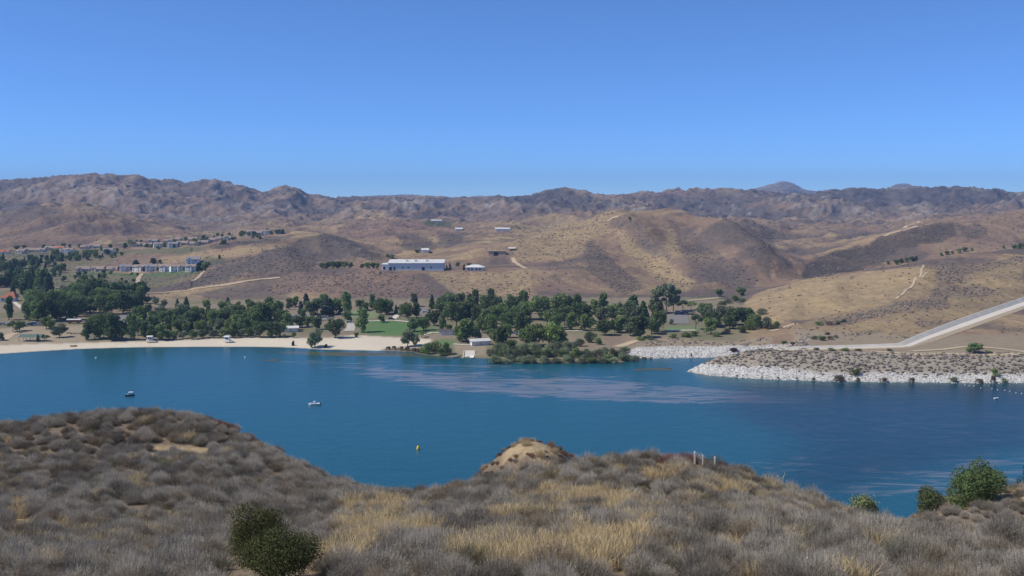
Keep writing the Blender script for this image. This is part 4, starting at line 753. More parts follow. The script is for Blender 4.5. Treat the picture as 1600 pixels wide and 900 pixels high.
ribbon('dirt_track', R(4, (855, 428), (900, 400), (940, 386)), 6, M_DIRT, 0.6); ribbon('dirt_track', R(3, (5, 612), (40, 655), (90, 680)), 4, M_DIRT, 0.3); ribbon('dirt_track', R(3, (0, 682), (90, 678)), 3, M_DIRT, 0.3)
ribbon('dirt_track', R(1, (885, 712), (865, 740), (845, 785)), 4, M_DIRT, 0.3); ribbon('dirt_track', R(1, (1285, 690), (1250, 725), (1190, 755)), 3, M_DIRT, 0.3); ribbon('dirt_track', R(7, (1090, 240), (1200, 232), (1300, 222)), 6, M_DIRT, 0.3)
ribbon('footpath', R(5, (90, 248), (150, 300)), 3, M_CONC); ribbon('footpath', R(5, (20, 490), (60, 455), (140, 425)), 5, M_DIRT)
ribbon('walkway', R(6, (700, 368), (850, 362), (950, 372), (1050, 385)), 3.0, M_CONC, 0.2); ribbon('walkway', R(6, (850, 360), (880, 335), (900, 310)), 4, M_CONC, 0.25); ribbon('walkway', R(6, (1040, 455), (1100, 440), (1200, 442)), 2.5, M_CONC, 0.2)
ribbon('walkway', R(6, (600, 375), (600, 400), (580, 430)), 6, M_CONCG, 0.2); ribbon('walkway', R(7, (330, 430), (440, 428)), 3, M_CONC, 0.2); ribbon('walkway', R(7, (970, 432), (1060, 425), (1150, 425)), 3, M_CONC, 0.2); ribbon('dirt_track', R(7, (660, 530), (720, 510), (760, 495), (820, 487)), 7, M_DIRT, 0.2)
ribbon('walkway', R(6, (1235, 512), (1300, 517), (1380, 514)), 2.5, M_CONC, 0.25); ribbon('park_road', R(5, (0, 375), (200, 385), (400, 372), (560, 365), (760, 345), (1000, 340)), 8, M_ASPH, 0.2)
def lot(pts):
    P = [sight(*p) for p in pts]; c = np.mean([p[:2] for p in P], axis=0); n = 14; mb = MB()
    def lerp(a, b, t): return (a[0] + (b[0] - a[0]) * t, a[1] + (b[1] - a[1]) * t)
    g = [[lerp(lerp(P[0], P[1], i / n), lerp(P[3], P[2], i / n), j / n) for j in range(n + 1)] for i in range(n + 1)]
    for i in range(n):
        for j in range(n):
            mb.poly([(q[0], q[1], float(gz(q[0], q[1])) + 0.2) for q in (g[i][j], g[i + 1][j], g[i + 1][j + 1], g[i][j + 1])])
    mb.build('parking_lot', M_ASPH, kind='structure')
lot(R(6, (1015, 285), (1050, 285), (1180, 345), (1070, 365))); lot(R(6, (190, 320), (350, 325), (350, 375), (200, 380))); lot(R(7, (975, 328), (1095, 320), (1110, 385), (975, 385))); lot(R(5, (740, 330), (850, 330), (850, 385), (760, 395))); lot(R(6, (480, 330), (480, 360), (340, 372), (340, 345)))

def spillway():
    P = [sight(*p) for p in [(1212, 547), (1290, 545), (1360, 543.5), (1415, 541.5)]]
    q = np.array([(p[0], p[1], p[2]) for p in P]); a = q[-1]; up = []
    for px_, py_ in [(1450, 529), (1500, 511), (1550, 493), (1600, 476), (1660, 455)]:
        p = sight(px_, py_); up.append(p)
    q = np.vstack([q, np.array(up)]); q[:, 2] = smooth(q[:, 2], 0.4)
    s = np.concatenate([[0], np.cumsum(np.hypot(*np.diff(q[:, :2], axis=0).T))]); n = 120; t = np.linspace(0, s[-1], n)
    c = np.stack([np.interp(t, s, q[:, k]) for k in range(3)], 1); c[:, 1] = smooth(c[:, 1], 1); c[:, 2] = smooth(c[:, 2], 1)
    d = np.gradient(c[:, :2], axis=0); d /= np.linalg.norm(d, axis=1, keepdims=True); nr = np.stack([-d[:, 1], d[:, 0]], 1)
    wid = np.interp(t, [0, s[3], s[5], s[-1]], [1.6, 2.2, 3.6, 4.2]); hw = np.interp(t, [0, s[3], s[5], s[-1]], [0.6, 0.9, 1.7, 2.0])
    root = empty('spillway_channel', tuple(c[20])); tag(root, 'long straight concrete spillway chute running down the hillside on the right', 'spillway')
    root.location = (0, 0, 0)
    def strip(name, a0, z0, a1, z1, m, th=0.6):
        mb = MB()
        for i in range(n - 1):
            def pt(j, aa, zz, dz=0): return (c[j, 0] + nr[j, 0] * aa[j], c[j, 1] + nr[j, 1] * aa[j], c[j, 2] + zz[j] + dz)
            A, B, C_, D = pt(i, a0, z0), pt(i + 1, a0, z0), pt(i + 1, a1, z1), pt(i, a1, z1)
            mb.hull([(v[0], v[1], v[2] - th) for v in (A, B, C_, D)], [A, B, C_, D])
        mb.build(name, m, root)
    z0 = np.interp(t, [0, s[3], s[4], s[-1]], [0.3, 0.3, 0.9, 1.1]); strip('channel_floor', -wid, z0, wid * 0.4, z0, M_CONC); strip('channel_wall', wid * 0.4 + 0.02, z0, wid * 0.4 + 2.6, z0 + hw, M_CONCG); strip('channel_kerb', -wid - 2.5, z0 - 1.0, -wid - 0.02, z0 - 0.02, M_DIRT)
    strip('wall_coping', wid * 0.4 + 2.62, z0 + hw, wid * 0.4 + 3.0, z0 + hw, M_CONC)
spillway()

# ------------------------------------------------------------------ buildings
M_WHITE = mat('white_stucco', (0.84, 0.82, 0.78), noise=0.05, scale=0.5, rough=0.9); M_CREAM = mat('cream_stucco', (0.62, 0.54, 0.44), noise=0.06, scale=0.5, rough=0.9); M_GREYW = mat('grey_wall', (0.42, 0.40, 0.38), noise=0.06, scale=0.5); M_TILE = mat('brown_roof_tile', (0.30, 0.235, 0.20), noise=0.15, scale=0.8); M_TILE2 = mat('grey_roof_tile', (0.26, 0.24, 0.235), noise=0.15, scale=0.8)
M_TERRA = mat('terracotta_tile', (0.42, 0.15, 0.085), noise=0.15, scale=0.8); M_DARK = mat('dark_glass_and_shade', (0.03, 0.035, 0.04), rough=0.15, spec=0.5); M_DOOR = mat('painted_door', (0.55, 0.52, 0.48)); M_METAL = mat('white_metal_roof', (0.66, 0.655, 0.63), noise=0.12, scale=0.2, rough=0.6); M_BLUEW = mat('pale_grey_metal_wall', (0.60, 0.63, 0.63), noise=0.04, scale=0.3, rough=0.7)
def gable(mb, x0, x1, y0, y1, z, h, along='x', ov=0.5, th=0.25):
    if along == 'x':
        ym = (y0 + y1) / 2
        for (ya, yb) in ((y0 - ov, ym), (y1 + ov, ym)):
            za = z - ov * h / (ym - y0)
            b = [(x0 - ov, ya, za), (x1 + ov, ya, za), (x1 + ov, yb, z + h), (x0 - ov, yb, z + h)]
            mb.hull(b, [(p[0], p[1], p[2] + th) for p in b])
    else:
        xm = (x0 + x1) / 2
        for (xa, xb) in ((x0 - ov, xm), (x1 + ov, xm)):
            za = z - ov * h / (xm - x0); b = [(xa, y0 - ov, za), (xb, y0 - ov, z + h), (xb, y1 + ov, z + h), (xa, y1 + ov, za)]
            mb.hull(b, [(p[0], p[1], p[2] + th) for p in b])
def house_proto(w_, d, h, roofh, wing, wallm, roofm, two=True):
    """body with a ridge roof and a gabled wing towards the lake"""
    root = empty('house', (0, 0, -500)); x0, x1 = -w_ / 2, w_ / 2; b = MB().box(x0, x1, 0, d, -0.8, h)
    for x in (x0, x1 - 0.3): b.hull([(x, 0, h), (x + 0.3, 0, h), (x + 0.3, d, h), (x, d, h)], [(x, d / 2 - 0.01, h + roofh), (x + 0.3, d / 2 - 0.01, h + roofh), (x + 0.3, d / 2 + 0.01, h + roofh), (x, d / 2 + 0.01, h + roofh)])
    wx0 = x0 + w_ * wing; wx1 = wx0 + w_ * 0.42; wd = 3.0; b.box(wx0, wx1, -wd, -0.003, -0.8, h - 0.4)
    b.hull([(wx0, -wd, h - 0.4), (wx1, -wd, h - 0.4), (wx1, -wd + 0.3, h - 0.4), (wx0, -wd + 0.3, h - 0.4)], [((wx0 + wx1) / 2 - 0.01, -wd, h - 0.4 + roofh * 0.75), ((wx0 + wx1) / 2 + 0.01, -wd, h - 0.4 + roofh * 0.75), ((wx0 + wx1) / 2 + 0.01, -wd + 0.3, h - 0.4 + roofh * 0.75), ((wx0 + wx1) / 2 - 0.01, -wd + 0.3, h - 0.4 + roofh * 0.75)])
    b.build('wall', wallm, root)
    r = MB(); gable(r, x0, x1, 0, d, h + 0.02, roofh); gable(r, wx0, wx1, -wd, 2.0, h - 0.38, roofh * 0.75, 'y', 0.4); ro = r.build('roof', roofm, root)
    MB().box(x1 - 2.4, x1 - 1.4, d * 0.6, d * 0.6 + 1, h + 0.3, h + roofh + 0.9).build('chimney', wallm, ro)
    def win(x, y, z, ww, hh):
        g = MB().box(x - ww / 2, x + ww / 2, y - 0.06, y + 0.05, z, z + hh).build('window', M_DARK, root)
        MB().box(x - ww / 2 - 0.12, x + ww / 2 + 0.12, y - 0.12, y - 0.003, z - 0.15, z - 0.01).build('sill', wallm, g)
    zs_ = [0.9] + ([3.7] if two else [])
    ox = [x for x in np.arange(x0 + 1.6, x1 - 1.0, 3.9) if x < wx0 - 0.9 or x > wx1 + 0.9]
    for z in zs_:
        for x in ox: win(x, 0, z, 1.2, 1.2)
        win((wx0 + wx1) / 2, -wd, z, 1.6, 1.2)
    return root
protos = [house_proto(13, 10, 5.6, 2.4, 0.06, M_WHITE, M_TILE2), house_proto(14, 10, 5.4, 2.2, 0.5, M_WHITE, M_TILE), house_proto(13, 9, 3.2, 2.6, 0.55, M_CREAM, M_TILE, False), house_proto(12, 9, 5.6, 2.0, 0.3, M_WHITE, M_TILE), house_proto(16, 10, 3.2, 2.8, 0.1, M_CREAM, M_TILE, False), house_proto(14, 9, 3.2, 2.4, 0.5, M_WHITE, M_TERRA, False)]
used = set()
def house(k, px, py, rz, label, group=None, sc=1.0, ymin=400):
    p = sight(px, py, ymin); o = protos[k] if k not in used else copy_tree(protos[k]); used.add(k)
    o.location = (p[0], p[1], p[2]); o.rotation_euler = (0, 0, rz); o.scale = (sc, sc, sc); tag(o, label, 'house', group); return o
ORD = ['first', 'second', 'third', 'fourth', 'fifth', 'sixth', 'seventh', 'eighth', 'ninth']
for i, (k, px, rz) in enumerate([(4, 129, 0.15), (4, 151, -0.1), (2, 174, 0.1), (0, 196, 0.35), (1, 215, -0.2), (0, 236, 0.25), (3, 256, -0.15), (1, 277, 0.5), (3, 297, -0.1)]):
    house(k, px, 424, rz, f'{ORD[i]} house from the left in the front row on the valley floor', 'front row of hill houses', 0.86 if i > 2 else 0.82)
house(0, 301, 414, 0.2, 'white house standing behind the right end of the front row')
for i, (k, px, py, rz) in enumerate([(5, 5, 397, 0.1), (2, 30, 396, -0.2), (4, 46, 394, 0.2), (2, 62, 394, 0.0), (4, 78, 391, 0.2), (5, 91, 391, -0.1), (1, 105, 396, 0.1), (2, 132, 389, 0.2), (4, 147, 388, 0.0), (0, 168, 397, 0.15), (4, 214, 385, 0.2), (2, 229, 386, -0.1), (3, 247, 387, 0.4), (4, 238, 379, 0.0), (0, 270, 387, 0.3), (4, 284, 383, 0.0), (2, 262, 379, 0.1), (4, 274, 377, 0.2), (2, 300, 377, 0.0), (4, 316, 382, 0.2), (2, 303, 384, 0.1), (4, 329, 378, 0.1), (2, 343, 376, 0.2), (4, 357, 375, 0.0), (3, 391, 368, 0.1), (4, 400, 367, 0.0), (1, 414, 367, 0.2)]):
    nm = {0: 'white two-storey house', 1: 'white house with brown roof', 2: 'low cream house', 3: 'small white two-storey house', 4: 'long low cream house', 5: 'low white house with red tiled roof'}[k]
    house(k, px, py, rz, f'{nm} at the {"left end" if px < 120 else "middle" if px < 250 else "right end"} of the upper row', 'upper rows of hill houses', 0.8)
# red-roofed house by the park
p = sight(12, 471); rh = empty('red_roofed_house', p, 0.15); tag(rh, 'white house with steep red tiled roof beside the dark conifers at the left edge', 'house')
MB().box(-5.5, 5, 0, 8, -1, 2.8).build('wall', M_WHITE, rh)
MB().hull([(-6.5, -1, 2.82), (6, -1, 2.82), (6, 9, 2.82), (-6.5, 9, 2.82)], [(1.0, 3.2, 7.0), (3.2, 3.2, 7.0), (3.2, 4.8, 7.0), (1.0, 4.8, 7.0)]).build('roof', M_TERRA, rh)
for x in (-3.5, 0, 3.2): MB().box(x - 0.7, x + 0.7, -0.06, 0.05, 0.9, 2.2).build('window', M_DARK, rh)
# warehouse
p = sight(645, 422.5); wh = empty('warehouse', (p[0], p[1] + 2, p[2]), 0.03); tag(wh, 'long low white metal warehouse on the bluff top', 'warehouse')
MB().box(-22, 27, 0, 26, -1.2, 6.1).build('wall', M_BLUEW, wh)
MB().hull([(-22.6, -0.6, 6.12), (27.6, -0.6, 6.12), (27.6, 26.6, 6.12), (-22.6, 26.6, 6.12)], [(-22.6, -0.6, 6.5), (27.6, -0.6, 6.5), (27.6, 26.6, 8.2), (-22.6, 26.6, 8.2)]).build('roof', M_METAL, wh)
o = MB().box(-27.5, -22.02, 1, 20, -1.2, 4.9).build('office_wing', M_WHITE, wh); MB().box(-28.1, -22.02, 0.3, 20.5, 4.92, 5.3).build('wing_roof', M_METAL, o)
for x, w2, h2, z2 in ((-20, 2.6, 3.0, 0), (-16.5, 1.4, 3.2, 0), (-9, 1.6, 1.1, 1.8), (-4, 1.6, 1.1, 1.8), (9, 2.6, 2.8, 0), (16, 1.6, 1.1, 1.8), (-25.5, 2.0, 2.4, 0.6)):
    MB().box(x - w2 / 2, x + w2 / 2, -0.08 if x > -22 else 0.92, 0.05 if x > -22 else 1.05, z2, z2 + h2).build('door' if z2 == 0 else 'window', M_DARK, wh)
for x in (-6, 2, 12): MB().box(x - 1.1, x + 1.1, 8, 10, 6.5, 8.9).build('roof_vent', M_METAL, wh)
p = sight(741, 423); ob = empty('outbuilding', (p[0], p[1] + 1, p[2]), -0.05); tag(ob, 'small white hip-roofed building to the right of the warehouse', 'building')
MB().box(-7, 8, 0, 10, -1, 3.0).build('wall', M_BLUEW, ob); MB().hull([(-8.5, -1.2, 3.02), (9, -1.2, 3.02), (9, 11, 3.02), (-8.5, 11, 3.02)], [(-3, 4, 5.0), (3.5, 4, 5.0), (3.5, 6, 5.0), (-3, 6, 5.0)]).build('roof', M_METAL, ob)
for x in (-5, -2, 2, 5): MB().box(x - 0.6, x + 0.6, -0.07, 0.05, 0.4, 2.2).build('window', M_DARK, ob)
M_BARN = mat('weathered_barn_wall', (0.42, 0.31, 0.215), noise=0.15, scale=0.7)
p = sight(776, 400); bn = empty('hill_barn', p, -0.05); tag(bn, 'flat-roofed tan barn with one dark open bay on the hillside', 'barn')
MB().box(-8.5, -3.0, 0, 7, -1.5, 4.8).build('side_bay', M_BARN, bn); MB().box(1.8, 9, 0, 7, -1.5, 4.8).build('side_bay', M_BARN, bn); MB().box(-2.98, 1.78, 6.5, 7, -1.5, 4.8).build('rear_wall', M_DARK, bn); MB().box(-9, 9.5, -0.5, 7.5, 4.82, 5.2).build('roof', M_BARN, bn); MB().box(-2.98, 1.78, 0.3, 0.6, 4.0, 4.8).build('lintel', M_BARN, bn)  # shade of the open bay is painted as a near-black rear wall
def canopy(name, px, py, w_, d, h, label, cat, rm, rz=0.0, ymin=400, walls=False):
    p = sight(px, py, ymin); r = empty(name, p, rz); tag(r, label, cat)
    MB().hull([(-w_ / 2, 0, h), (w_ / 2, 0, h), (w_ / 2, d, h), (-w_ / 2, d, h)], [(-w_ / 2, d * 0.4, h + d * 0.22), (w_ / 2, d * 0.4, h + d * 0.22), (w_ / 2, d * 0.6, h + d * 0.22), (-w_ / 2, d * 0.6, h + d * 0.22)]).build('roof', rm, r)
    for x in np.linspace(-w_ / 2 + 0.4, w_ / 2 - 0.4, max(2, int(w_ / 4) + 1)):
        for y in (0.3, d - 0.3): MB().box(x - 0.12, x + 0.12, y - 0.12, y + 0.12, -0.5, h - 0.003).build('post', M_GREYW, r)
    if walls: MB().box(-w_ / 2 + 0.6, w_ / 2 - 0.6, 0.8, d - 0.8, -0.5, h - 0.003).build('wall', M_WHITE, r)
    return r
M_GROOF = mat('green_shelter_roof', (0.10, 0.16, 0.13), noise=0.1, scale=1.0); M_BROOF = mat('dark_shingle', (0.09, 0.08, 0.075), noise=0.1, scale=1.0)
canopy('picnic_shelter', 46, 534, 12.5, 6, 2.5, 'low picnic shelter with dark green roof on the dry lawn by the beach', 'shelter', M_GROOF, 0.05)
canopy('shed', 800, 392, 7, 5, 2.6, 'open shed with pale roof on the hillside beside the barn', 'shed', M_METAL, 0.1)
canopy('boat_shelter', 752, 540, 11, 5, 2.4, 'long white shelter above the boat ramp', 'shelter', M_METAL, 0.35, walls=True)
canopy('picnic_shelter', 803, 528, 6, 4, 2.4, 'small white shelter half hidden by trees above the willow bank', 'shelter', M_METAL, -0.2)
canopy('restroom_building', 697, 524, 9, 5, 2.4, 'low dark-roofed park building by the walkway', 'building', M_BROOF, 0.0, walls=True)
canopy('park_building', 455, 519, 9, 5, 2.4, 'small white park building among the trees behind the beach', 'building', M_METAL, 0.2, walls=True)
canopy('restroom_building', 822, 503, 4, 4, 3.0, 'narrow white hut between the dark trees of the grove', 'building', M_METAL, 0.0, walls=True)
for px, py, w_, lab in ((785, 361, 22, 'long white farm building far up the valley'), (717, 361, 12, 'small white farm building far up the valley, left of the long one'), (682, 347, 22, 'pale greenhouse in the dark green orchard far up the valley'), (664, 395, 9, 'small white-roofed shed on the slope behind the warehouse')):
    canopy('farm_building', px, py, w_, 8, 3.2, lab, 'building', M_METAL, 0.0, walls=True)

# ------------------------------------------------------------------ vehicles, towers, small things on the shore
M_RUB = mat('rubber', (0.02, 0.02, 0.02)); M_RED = mat('red_brown_panel', (0.20, 0.075, 0.055), noise=0.1, scale=0.6); CARC = {'white': (0.75, 0.75, 0.75), 'silver': (0.45, 0.46, 0.48), 'black': (0.02, 0.02, 0.022), 'dark blue': (0.03, 0.06, 0.16), 'red': (0.35, 0.03, 0.03)}
def car(px, py, colname, rz, label, van=False):
    p = sight(px, py); r = empty('parked_car', (p[0], p[1], p[2] + 0.2), rz); tag(r, label, 'car', 'cars parked in the park'); m = bpy.data.materials.get('car_' + colname) or mat('car_' + colname, CARC[colname], rough=0.3, spec=0.5)
    b = MB().hull([(-2.2, -0.88, 0.3), (2.2, -0.88, 0.3), (2.2, 0.88, 0.3), (-2.2, 0.88, 0.3)], [(-2.2, -0.85, 0.85), (2.15, -0.85, 0.75), (2.15, 0.85, 0.75), (-2.2, 0.85, 0.85)])
    top = (-1.7, 0.5) if not van else (-2.0, 1.1); hh = 1.42 if not van else 1.9; b.build('body', m, r)
    MB().hull([(-2.0, -0.84, 0.86), (1.1 if not van else 1.7, -0.84, 0.86), (1.1 if not van else 1.7, 0.84, 0.86), (-2.0, 0.84, 0.86)], [(top[0], -0.68, hh), (top[1], -0.68, hh), (top[1], 0.68, hh), (top[0], 0.68, hh)]).build('cabin_glass', M_DARK, r)
    MB().box(top[0] - 0.02, top[1] + 0.02, -0.7, 0.7, hh + 0.003, hh + 0.08).build('roof', m, r)
    for x in (-1.35, 1.35):
        for y in (-0.86, 0.86): MB().tube([(x, y - 0.1, 0.33), (x, y + 0.1, 0.33)], [0.33, 0.33], 10).build('wheel', M_RUB, r)
for a in [(5, 508, 'silver', 0.1, 'silver car at the far left of the parked row'), (37, 510, 'white', 0.1, 'white car at the left of the parked row behind the dry lawn'), (46, 509, 'dark blue', 0.2, 'dark blue car between the two white parked cars'), (53, 508, 'white', 0.9, 'white van at an angle beside the dark blue car', True), (60, 509, 'silver', 0.15, 'silver car at the right of the parked row'),
          (92, 461, 'white', 0.2, 'white van on the clearing behind the tall trees', True), (84, 462, 'black', 0.1, 'black car on the clearing beside the white van'), (500, 497, 'black', 0.0, 'black car in the lot left of the lawn'), (508, 497, 'silver', 0.1, 'silver car in the lot left of the lawn'), (517, 496, 'black', 0.0, 'black car at the right end of the lot left of the lawn'),
          (612, 500, 'black', 0.1, 'black car on the walkway behind the lawn'), (546, 505, 'white', 0.4, 'white car at the road edge behind the lawn tree'), (1060, 489, 'white', 0.0, 'white car at the top of the right car park'), (1070, 490, 'dark blue', 0.1, 'dark blue car at the top of the right car park'), (665, 489, 'white', 0.1, 'white car in the central car park')]: car(*a)
p = sight(116, 505.5); bs = empty('long_trailer', (p[0], p[1], p[2] + 0.2), 0.02); tag(bs, 'long trailer with white roof and red brown side by the park road', 'trailer')
MB().box(-4.4, 4.4, -1.2, 1.2, 0.7, 2.2).build('body', M_RED, bs); MB().hull([(-4.5, -1.3, 2.22), (4.5, -1.3, 2.22), (4.5, 1.3, 2.22), (-4.5, 1.3, 2.22)], [(-4.4, -0.9, 2.75), (4.4, -0.9, 2.75), (4.4, 0.9, 2.75), (-4.4, 0.9, 2.75)]).build('roof', M_METAL, bs)
for x in (-3, -1, 1, 3): MB().box(x - 0.6, x + 0.6, -1.26, -1.19, 1.3, 1.9).build('window', M_DARK, bs)
for x in (-2.6, 2.6):
    for y in (-1.1, 1.1): MB().tube([(x, y - 0.12, 0.45), (x, y + 0.12, 0.45)], [0.45, 0.45], 10).build('wheel', M_RUB, bs)
M_TOWER = mat('white_painted_wood', (0.80, 0.80, 0.79), rough=0.6); M_PALEB = mat('pale_blue_paint', (0.35, 0.50, 0.60), rough=0.6)
def tower(px, py, label, rz):
    p = sight(px, py); r = empty('lifeguard_tower', (p[0], p[1], p[2]), rz); tag(r, label, 'lifeguard tower', 'lifeguard towers on the beach')
    MB().box(-1.3, 1.3, -1.1, 1.1, 1.4, 3.3).build('cabin', M_TOWER, r); MB().hull([(-1.8, -1.7, 3.32), (1.8, -1.7, 3.32), (1.8, 1.5, 3.32), (-1.8, 1.5, 3.32)], [(-1.6, -1.5, 3.65), (1.6, -1.5, 3.65), (1.6, 1.3, 3.65), (-1.6, 1.3, 3.65)]).build('roof', M_TOWER, r)
    MB().box(-1.8, 1.8, -2.0, 1.3, 1.2, 1.38).build('deck', M_TOWER, r)
    for x in (-1.2, 1.2):
        for y in (-1.6, 0.9): MB().box(x - 0.12, x + 0.12, y - 0.12, y + 0.12, -0.3, 1.19).build('leg', M_TOWER, r)
    w = MB().box(-0.95, 0.95, -1.16, -1.09, 2.0, 2.95).build('window', M_DARK, r); MB().box(-0.05, 0.05, -1.2, -1.163, 2.0, 2.95).build('mullion', M_TOWER, w)
    MB().hull([(1.82, -0.6, 1.2), (4.6, -0.6, 0.0), (4.6, 0.4, 0.0), (1.82, 0.4, 1.2)], [(1.82, -0.6, 1.36), (4.6, -0.6, 0.15), (4.6, 0.4, 0.15), (1.82, 0.4, 1.36)]).build('ramp', M_PALEB, r)
    MB().box(-1.8, 1.8, -2.0, -1.93, 1.9, 2.0).build('railing', M_TOWER, r)
tower(234, 535, 'white lifeguard tower on the sand in front of the trees, nearer the left edge', 0.3); tower(355, 535, 'white lifeguard tower on the sand in the middle of the beach', -0.1)
M_WOOD = mat('weathered_wood', (0.16, 0.12, 0.09), noise=0.15, scale=2.0)
for px, py, wh_ in ((107, 521, 'left'), (114, 522, 'middle'), (122, 522, 'right')):
    p = sight(px, py); r = empty('picnic_table', p, 0.1); tag(r, f'dark picnic table on the dry grass below the trailer, {wh_} one of three', 'picnic table', 'picnic tables on the dry grass')
    MB().box(-1.2, 1.2, -0.4, 0.4, 0.72, 0.8).build('table_top', M_WOOD, r)
    for s in (-1, 1): MB().box(-1.2, 1.2, s * 0.8 - 0.14, s * 0.8 + 0.14, 0.42, 0.48).build('bench', M_WOOD, r); MB().box(s * 0.9 - 0.06, s * 0.9 + 0.06, -0.85, 0.85, -0.05, 0.41).build('leg', M_WOOD, r)
def hull_mesh(L, W, Hh, m, r, name='hull'):
    n = 9; st = []
    for i in range(n):
        t = i / (n - 1); x = -L / 2 + L * t; wv = W / 2 * (1 - max(0, (t - 0.45) / 0.55) ** 2.2) ** 0.8 + 0.02; sh = 0.25 * Hh * max(0, t - 0.5) * 2
        st.append([(x, -wv, Hh + sh), (x + 0.0, -wv * 0.75, 0.05 * Hh), (x, 0, -0.25 * Hh + 0.4 * Hh * t ** 4), (x, wv * 0.75, 0.05 * Hh), (x, wv, Hh + sh)])
    mb = MB(); mb.v = [p for s in st for p in s]
    for i in range(n - 1):
        for j in range(4): mb.f.append((i * 5 + j, i * 5 + j + 1, (i + 1) * 5 + j + 1, (i + 1) * 5 + j))
        mb.f.append((i * 5 + 4, i * 5, (i + 1) * 5, (i + 1) * 5 + 4))
    mb.f.append((0, 4, 3, 2, 1)); return mb.build(name, m, r)
M_BOATW = mat('white_boat_paint', (0.82, 0.82, 0.80), rough=0.4); M_BOATD = mat('dark_boat_paint', (0.03, 0.045, 0.05), rough=0.4); M_YEL = mat('yellow_buoy_paint', (0.78, 0.52, 0.04), rough=0.5)
x, y = lake_pt(491, 632.5); r = empty('motorboat', (x, y, -0.05), math.pi + 0.15); tag(r, 'white cabin motorboat drifting on open water', 'boat')
hull_mesh(4.4, 1.7, 0.62, M_BOATW, r); MB().hull([(-0.5, -0.6, 0.62), (1.0, -0.55, 0.66), (1.0, 0.55, 0.66), (-0.5, 0.6, 0.62)], [(-0.4, -0.5, 1.45), (0.35, -0.5, 1.45), (0.35, 0.5, 1.45), (-0.4, 0.5, 1.45)]).build('cabin', M_BOATW, r); MB().box(-2.55, -2.2, -0.25, 0.25, 0.1, 1.0).build('outboard_motor', M_BOATD, r); MB().hull([(0.78, -0.5, 0.75), (1.03, -0.5, 0.7), (1.03, 0.5, 0.7), (0.78, 0.5, 0.75)], [(0.40, -0.45, 1.38), (0.44, -0.45, 1.38), (0.44, 0.45, 1.38), (0.40, 0.45, 1.38)]).build('windscreen', M_DARK, r); MB().box(-2.2, 1.2, -0.84, -0.80, 0.4, 0.52).build('rub_rail', M_BOATD, r)
x, y = lake_pt(203, 618.5); r = empty('fishing_boat', (x, y, -0.05), 0.2); tag(r, 'dark fishing boat with pale canopy on the water at left', 'boat')
hull_mesh(3.6, 1.6, 0.6, M_BOATD, r); MB().box(-0.6, 1.2, -0.75, 0.75, 1.5, 1.6).build('canopy', M_BOATW, r)
for xx in (-0.5, 1.1):
    for yy in (-0.65, 0.65): MB().box(xx - 0.03, xx + 0.03, yy - 0.03, yy + 0.03, 0.4, 1.497).build('pole', M_METAL, r)
MB().box(-1.95, -1.7, -0.2, 0.2, 0.1, 0.95).build('outboard_motor', M_BOATW, r); MB().box(-1.0, -0.7, -0.6, 0.6, 0.5, 0.75).build('seat', M_BOATW, r)
x, y = lake_pt(653.5, 702); r = empty('marker_buoy', (x, y, 0)); tag(r, 'yellow marker buoy with dark cap on open water', 'buoy')
MB().tube([(0, 0, -0.4), (0, 0, -0.1), (0, 0, 0.3), (0, 0, 0.9), (0, 0, 1.25)], [0.3, 0.55, 0.58, 0.42, 0.22], 12).build('float', M_YEL, r, True); MB().tube([(0, 0, 1.25), (0, 0, 1.5), (0, 0, 1.6)], [0.2, 0.24, 0.06], 10).build('cap', M_BOATD, r, True)
def ball(name, px, py, rad, m, label, group):
    x, y = lake_pt(px, py); z = [-0.9, -0.6, 0, 0.6, 0.9]; k = [0.42, 0.8, 1, 0.8, 0.42]
    o = MB().tube([(0, 0, rad * a) for a in z], [rad * b for b in k], 10).build(name, m, None, True); o.location = (x, y, rad * 0.3); tag(o, label, 'buoy', group); return o
for i, (cx, cy) in enumerate([(1180, 755), (1230, 765), (1258, 770), (1288, 772), (1330, 785), (1400, 790), (1435, 797), (1480, 800), (1510, 806), (1550, 815), (1585, 820)]):
    ball('float_buoy', 1200 + cx / 4, 410 + cy / 4, 0.21, M_BOATW, 'small white float in the line of floats off the stone embankment', 'line of floats off the embankment')
ball('swim_buoy', 150, 559.5, 0.45, M_BOATW, 'white swim buoy off the left part of the beach', 'swim buoys'); ball('swim_buoy', 383, 559, 0.45, M_BOATW, 'white swim buoy off the middle of the beach', 'swim buoys')
x, y = lake_pt(1557, 623); r = empty('dinghy', (x, y, 0), 0.1); tag(r, 'tiny white dinghy moored beside the line of floats', 'boat'); hull_mesh(1.9, 0.9, 0.35, M_BOATW, r); MB().box(-0.2, 0.1, -0.38, 0.38, 0.25, 0.33).build('seat', M_WOOD, r)
p = sight(115, 541.5); r = empty('beached_boat', (p[0], p[1], p[2] + 0.1), 0.1); tag(r, 'small tan rowing boat pulled up on the sand', 'boat'); hull_mesh(3.6, 1.3, 0.6, M_YEL if False else mat('tan_boat_paint', (0.40, 0.24, 0.09)), r)
for xx in (-0.7, 0.6): MB().box(xx - 0.14, xx + 0.14, -0.5, 0.5, 0.45, 0.52).build('thwart', M_WOOD, r)
